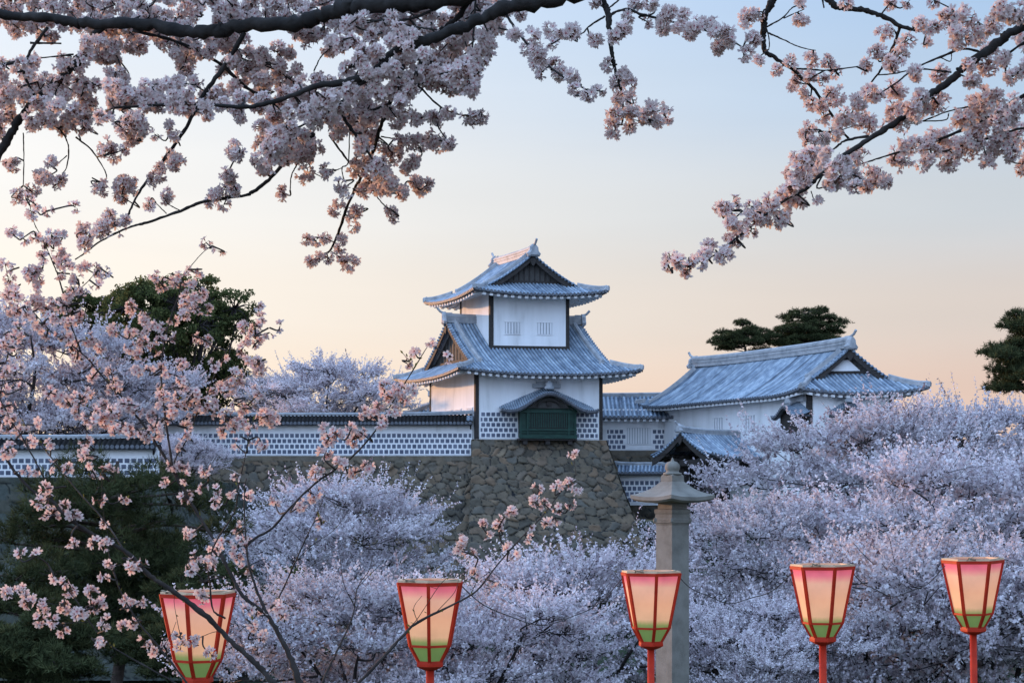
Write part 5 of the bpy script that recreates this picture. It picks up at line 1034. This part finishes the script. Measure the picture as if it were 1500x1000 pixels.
def foreground_tree(name, label, group, BR, lumps, Y0, seed, petal, bark, flower=.0182, dens=.068, poly=None, gaps=(), base=None, leaves=0, ydrift=.5, grow=1.0, behind=0, rscale=1.0, fill=None):
    rg = np.random.default_rng(seed)
    T = empty(name, base[0], label, "tree", group)
    big, small = MB(), MB(); samples = []
    for bi, (pts, r0, r1) in enumerate(BR):
        pts = np.array(pts, float); n = len(pts); r0 *= rscale; r1 *= rscale
        ph = rg.uniform(0, 6.28); 
        # depth: branches sweep nearer and farther along their own length, joined where they fork
        if samples:
            S = np.concatenate(samples); pr = np.stack([S[:, 0]/S[:, 1]*F+CX, HZ-S[:, 2]/S[:, 1]*F], 1); d = np.linalg.norm(pr-pts[0], axis=1); k = np.argmin(d); ys = S[k, 1] if d[k] < 45 else Y0 + rg.normal(0, .15)
        else: ys = Y0
        arc = np.concatenate([[0], np.cumsum(np.linalg.norm(np.diff(pts, axis=0), axis=1))]); slope = rg.normal(0, ydrift)/600
        Yv = ys + slope*arc + .10*np.sin(arc/160+ph) - .10*math.sin(ph)
        W = np.array([P(p[0], p[1], y) for p, y in zip(pts, Yv)]); W = catmull(W, 7); m = len(W)
        rad = (r1 + (r0-r1)*(1-np.linspace(0, 1, m))**(1.5 if r0 > r1*4 else 1.0))*Y0/F
        amp = rad*.35; W[1:-1] += rg.normal(0, 1, (m-2, 3))*amp[1:-1, None]*.45
        rad = rad*(1+.10*rg.normal(size=m)+.16*(rg.random(m) < .12))
        tube(big if r0 > 4.4 or r1 > 4.4 else small, W, rad, 10 if max(r0, r1) > 4 else 6); samples.append(W[m//8 if bi else 0:])
    # trunk and out-of-view joins
    for pts, rr in base[1]:
        pts = catmull(pts, 6); tube(big, pts, np.interp(np.linspace(0, 1, len(pts)), np.linspace(0, 1, len(rr)), rr), 12)
    S = np.concatenate(samples); L = [list(l) for l in lumps]
    if fill:      # extra small umbels along the upper twigs
        for pts, r0, r1 in BR:
            q = catmull(np.array(pts, float), 8)
            for p in q:
                if p[0] < fill[1] and rg.random() < (fill[2] if p[1] < fill[0] else (.0 if 225 < p[0] < 355 and p[1] > 840 else .07)): L.append([p[0]+rg.normal(0, 11), p[1]+rg.normal(0, 11), rg.uniform(3.5, 7)])
    if poly:
        xs = [p[0] for p in poly]; ys = [p[1] for p in poly]; y = min(ys); q = 0
        while y < max(ys):
            x = min(xs) + (q % 2)*9
            while x < max(xs):
                p = (x+rg.normal(0, 4), y+rg.normal(0, 4))
                if in_poly(p, poly) and not any(((p[0]-g[0])/(g[2]+7))**2+((p[1]-g[1])/(g[3]+7))**2 < 1 for g in gaps):
                    L.append([p[0], p[1], rg.uniform(9, 14)])
                    if rg.random() < .75: L.append([p[0]+rg.normal(0, 5), p[1]+rg.normal(0, 5), rg.uniform(9, 13), 1])
                x += 18
            y += 16; q += 1
    pr = np.stack([S[:, 0]/S[:, 1]*F+CX, HZ-S[:, 2]/S[:, 1]*F], 1)
    dist = [np.min(np.hypot(pr[:, 0]-l[0], pr[:, 1]-l[1])) for l in L]
    tk = np.concatenate([catmull(np.array(BR[0][0], float), 7), catmull(np.array([p for p in BR[1][0] if p[0] > 650], float), 7), catmull(np.array([p for p in BR[1][0] if 350 < p[0] < 480], float), 7)]) if behind else None
    def thick(l, r_px):
        return np.min(np.hypot(tk[:, 0]-l[0], tk[:, 1]-l[1])) < r_px + 9
    FP, FD, CC = [], [], []
    for k in np.argsort(dist):
        l = L[k]; d = np.hypot(pr[:, 0]-l[0], pr[:, 1]-l[1]); i = int(np.argmin(d)); at = S[i]
        y = at[1] + (rg.uniform(.25, .75) if len(l) > 3 else (rg.uniform(.14, .40) if behind and thick(l, r_px=l[2]) else (-abs(rg.normal(.05, .05)) if rg.random() < .68 else rg.uniform(.0, .12))))
        c = P(l[0], l[1], y); r = l[2]*grow*y/F
        if d[i] > l[2]*.35 or len(l) > 3:
            mid = (at+c)/2 + np.array([rg.normal(0, .02), rg.normal(0, .02), rg.uniform(-.03, .02)]); tw = catmull([at, mid, c], 4); tube(small, tw, np.linspace(.0036, .0022, len(tw)), 5)
            if len(l) <= 3:
                S = np.vstack([S, c]); pr = np.vstack([pr, [l[0], l[1]]])
        n = max(2, int(2.4 + dens*(l[2]*grow)**2))
        # a big lump is several umbels round their own spurs
        ns = max(1, int(round(n/9.0))); spur = c + (nrm(rg.normal(size=(ns, 3)))*r*.42 if ns > 1 else np.zeros((1, 3)))
        for q in range(n):
            sp_ = spur[q % ns]; dirv = rg.normal(size=3); dirv[2] -= .1; dirv /= np.linalg.norm(dirv)
            rr = (r*.62 if ns > 1 else r*.80)*rg.uniform(.55, 1.0); rr = max(rr, .016)
            FP.append(sp_ + dirv*rr); FD.append(dirv*.9 + rg.normal(0, .33, 3)); CC.append(sp_ + dirv*rr*.12)
    FP, CC = np.array(FP), np.array(CC); FD = nrm(np.array(FD)); N = len(FP)
    fl, ca = MB(), MB(); kind = rg.choice(3, N, p=[.6, .28, .12]); R = frames(FD, rg); sz = flower*rg.uniform(.82, 1.12, N)
    for k, (tv, tt, tf) in enumerate(TPL):
        s = kind == k; n = s.sum(); V = FP[s][:, None] + sz[s][:, None, None]*np.einsum('nij,vj->nvi', R[s], tv); jt = np.clip(tt[None] + np.where(tt[None] > .3, rg.normal(0, .10, (n, 1)), 0), 0, 1)
        fl.add(V.reshape(-1, 3), (tf[None] + (np.arange(n)*len(tv))[:, None, None]).reshape(-1, 4), jt.ravel())
    # calyx and stalk: a slim three-sided stalk that swells under the flower
    A = CC; B = FP - FD*sz[:, None]*.55; C = FP + FD*sz[:, None]*.04; fr = R; th = np.arange(3)*2*np.pi/3
    rings = []
    for cen, rad in ((A, .0007), (B, .0009), (B*.5+C*.5, .0027), (C, .0024)):
        rings.append(cen[:, None] + rad*(np.cos(th)[None, :, None]*fr[:, None, :, 0] + np.sin(th)[None, :, None]*fr[:, None, :, 1]))
    V = np.stack(rings, 1).reshape(N, 12, 3); f = []
    for a in range(3):
        for s in range(3): f.append([a*3+s, a*3+(s+1) % 3, a*3+3+(s+1) % 3, a*3+3+s])
    ca.add(V.reshape(-1, 3), (np.array(f)[None] + (np.arange(N)*12)[:, None, None]).reshape(-1, 4))
    b = big.build("main_limb", M[bark], T, smooth=True); 
    small.build("twig_spray", M[bark], T, smooth=True)
    o = fl.build("blossom", M[petal], T); ca.build("flower_stalk", M['calyx'], o)
    if leaves:
        idx = rg.integers(0, len(S), leaves); Q = S[idx] + rg.normal(0, .004, (leaves, 3)); lv = MB(); d = nrm(rg.normal(size=(leaves, 3))+np.array([0, 0, .7])); e = nrm(np.cross(d, rg.normal(size=d.shape))); s = rg.uniform(.010, .022, leaves)[:, None]
        V = np.stack([Q, Q+d*s*.5+e*s*.22, Q+d*s, Q+d*s*.5-e*s*.22], 1); lv.add(V.reshape(-1, 3), np.arange(leaves*4).reshape(-1, 4), np.repeat(rg.uniform(.4, 1, leaves), 4)); lv.build("young_foliage", M['young_leaf'], T)
    print(name, label, "flowers", N)
M['young_leaf'] = leafmat("young_cherry_leaf", [(0,(.10,.06,.02)),(.5,(.14,.13,.035)),(1,(.20,.20,.06))], trans=.35)
def build_foreground():
    g = "blossoming cherry trees near the camera"
    a = P(900, -120, 6.6); t = np.array([2.6, -1.6, float(ground_z(2.6, -1.6))])
    foreground_tree("cherry_tree", "cherry tree overhanging the top left with thick dark limbs and dense pale blossom", g, UL_BR, parse(UL_LUMPS), 6.6, 201, 'petal', 'bark', base=(t, [([a, a+np.array([.6, -1.4, .6]), [2.2, 2.2, 3.4], [2.6, -.4, 2.2], t+np.array([0, 0, 1.2]), t-np.array([0, 0, .2])], [.034, .05, .08, .13, .17, .24])]), poly=UL_POLY, gaps=UL_GAPS, grow=1.14, behind=2, dens=.078)
    a = P(1900, -190, 6.2); t = np.array([4.6, 5.6, float(ground_z(4.6, 5.6))])
    foreground_tree("cherry_tree", "cherry tree whose blossom sprays hang in from the top right against the blue sky", g, UR_BR, parse(UR_LUMPS), 6.2, 202, 'petal', 'bark', base=(t, [([a, a+np.array([.7, .1, -.1]), [4.3, 5.9, 1.2], t+np.array([0, 0, 1.0]), t-np.array([0, 0, .2])], [.028, .06, .10, .13, .2])]), grow=1.32, dens=.080, flower=.0188)
    b0 = P(455, 1075, 6.0); t = np.array([b0[0]+.03, 6.05, float(ground_z(b0[0], 6.05))])
    foreground_tree("cherry_tree", "slender young cherry tree with sparse pink blossom rising from the bottom left", g, SP_BR, parse(SP_LUMPS), 6.0, 203, 'petal_pink', 'bark_grey', flower=.0170, dens=.056, grow=1.05, rscale=.66, fill=(665, 420, .24), base=(t, [([b0, b0*.5+t*.5+np.array([.02, 0, 0]), t-np.array([0, 0, .15])], [.024, .030, .042])]), leaves=260, ydrift=.35)
build_foreground()
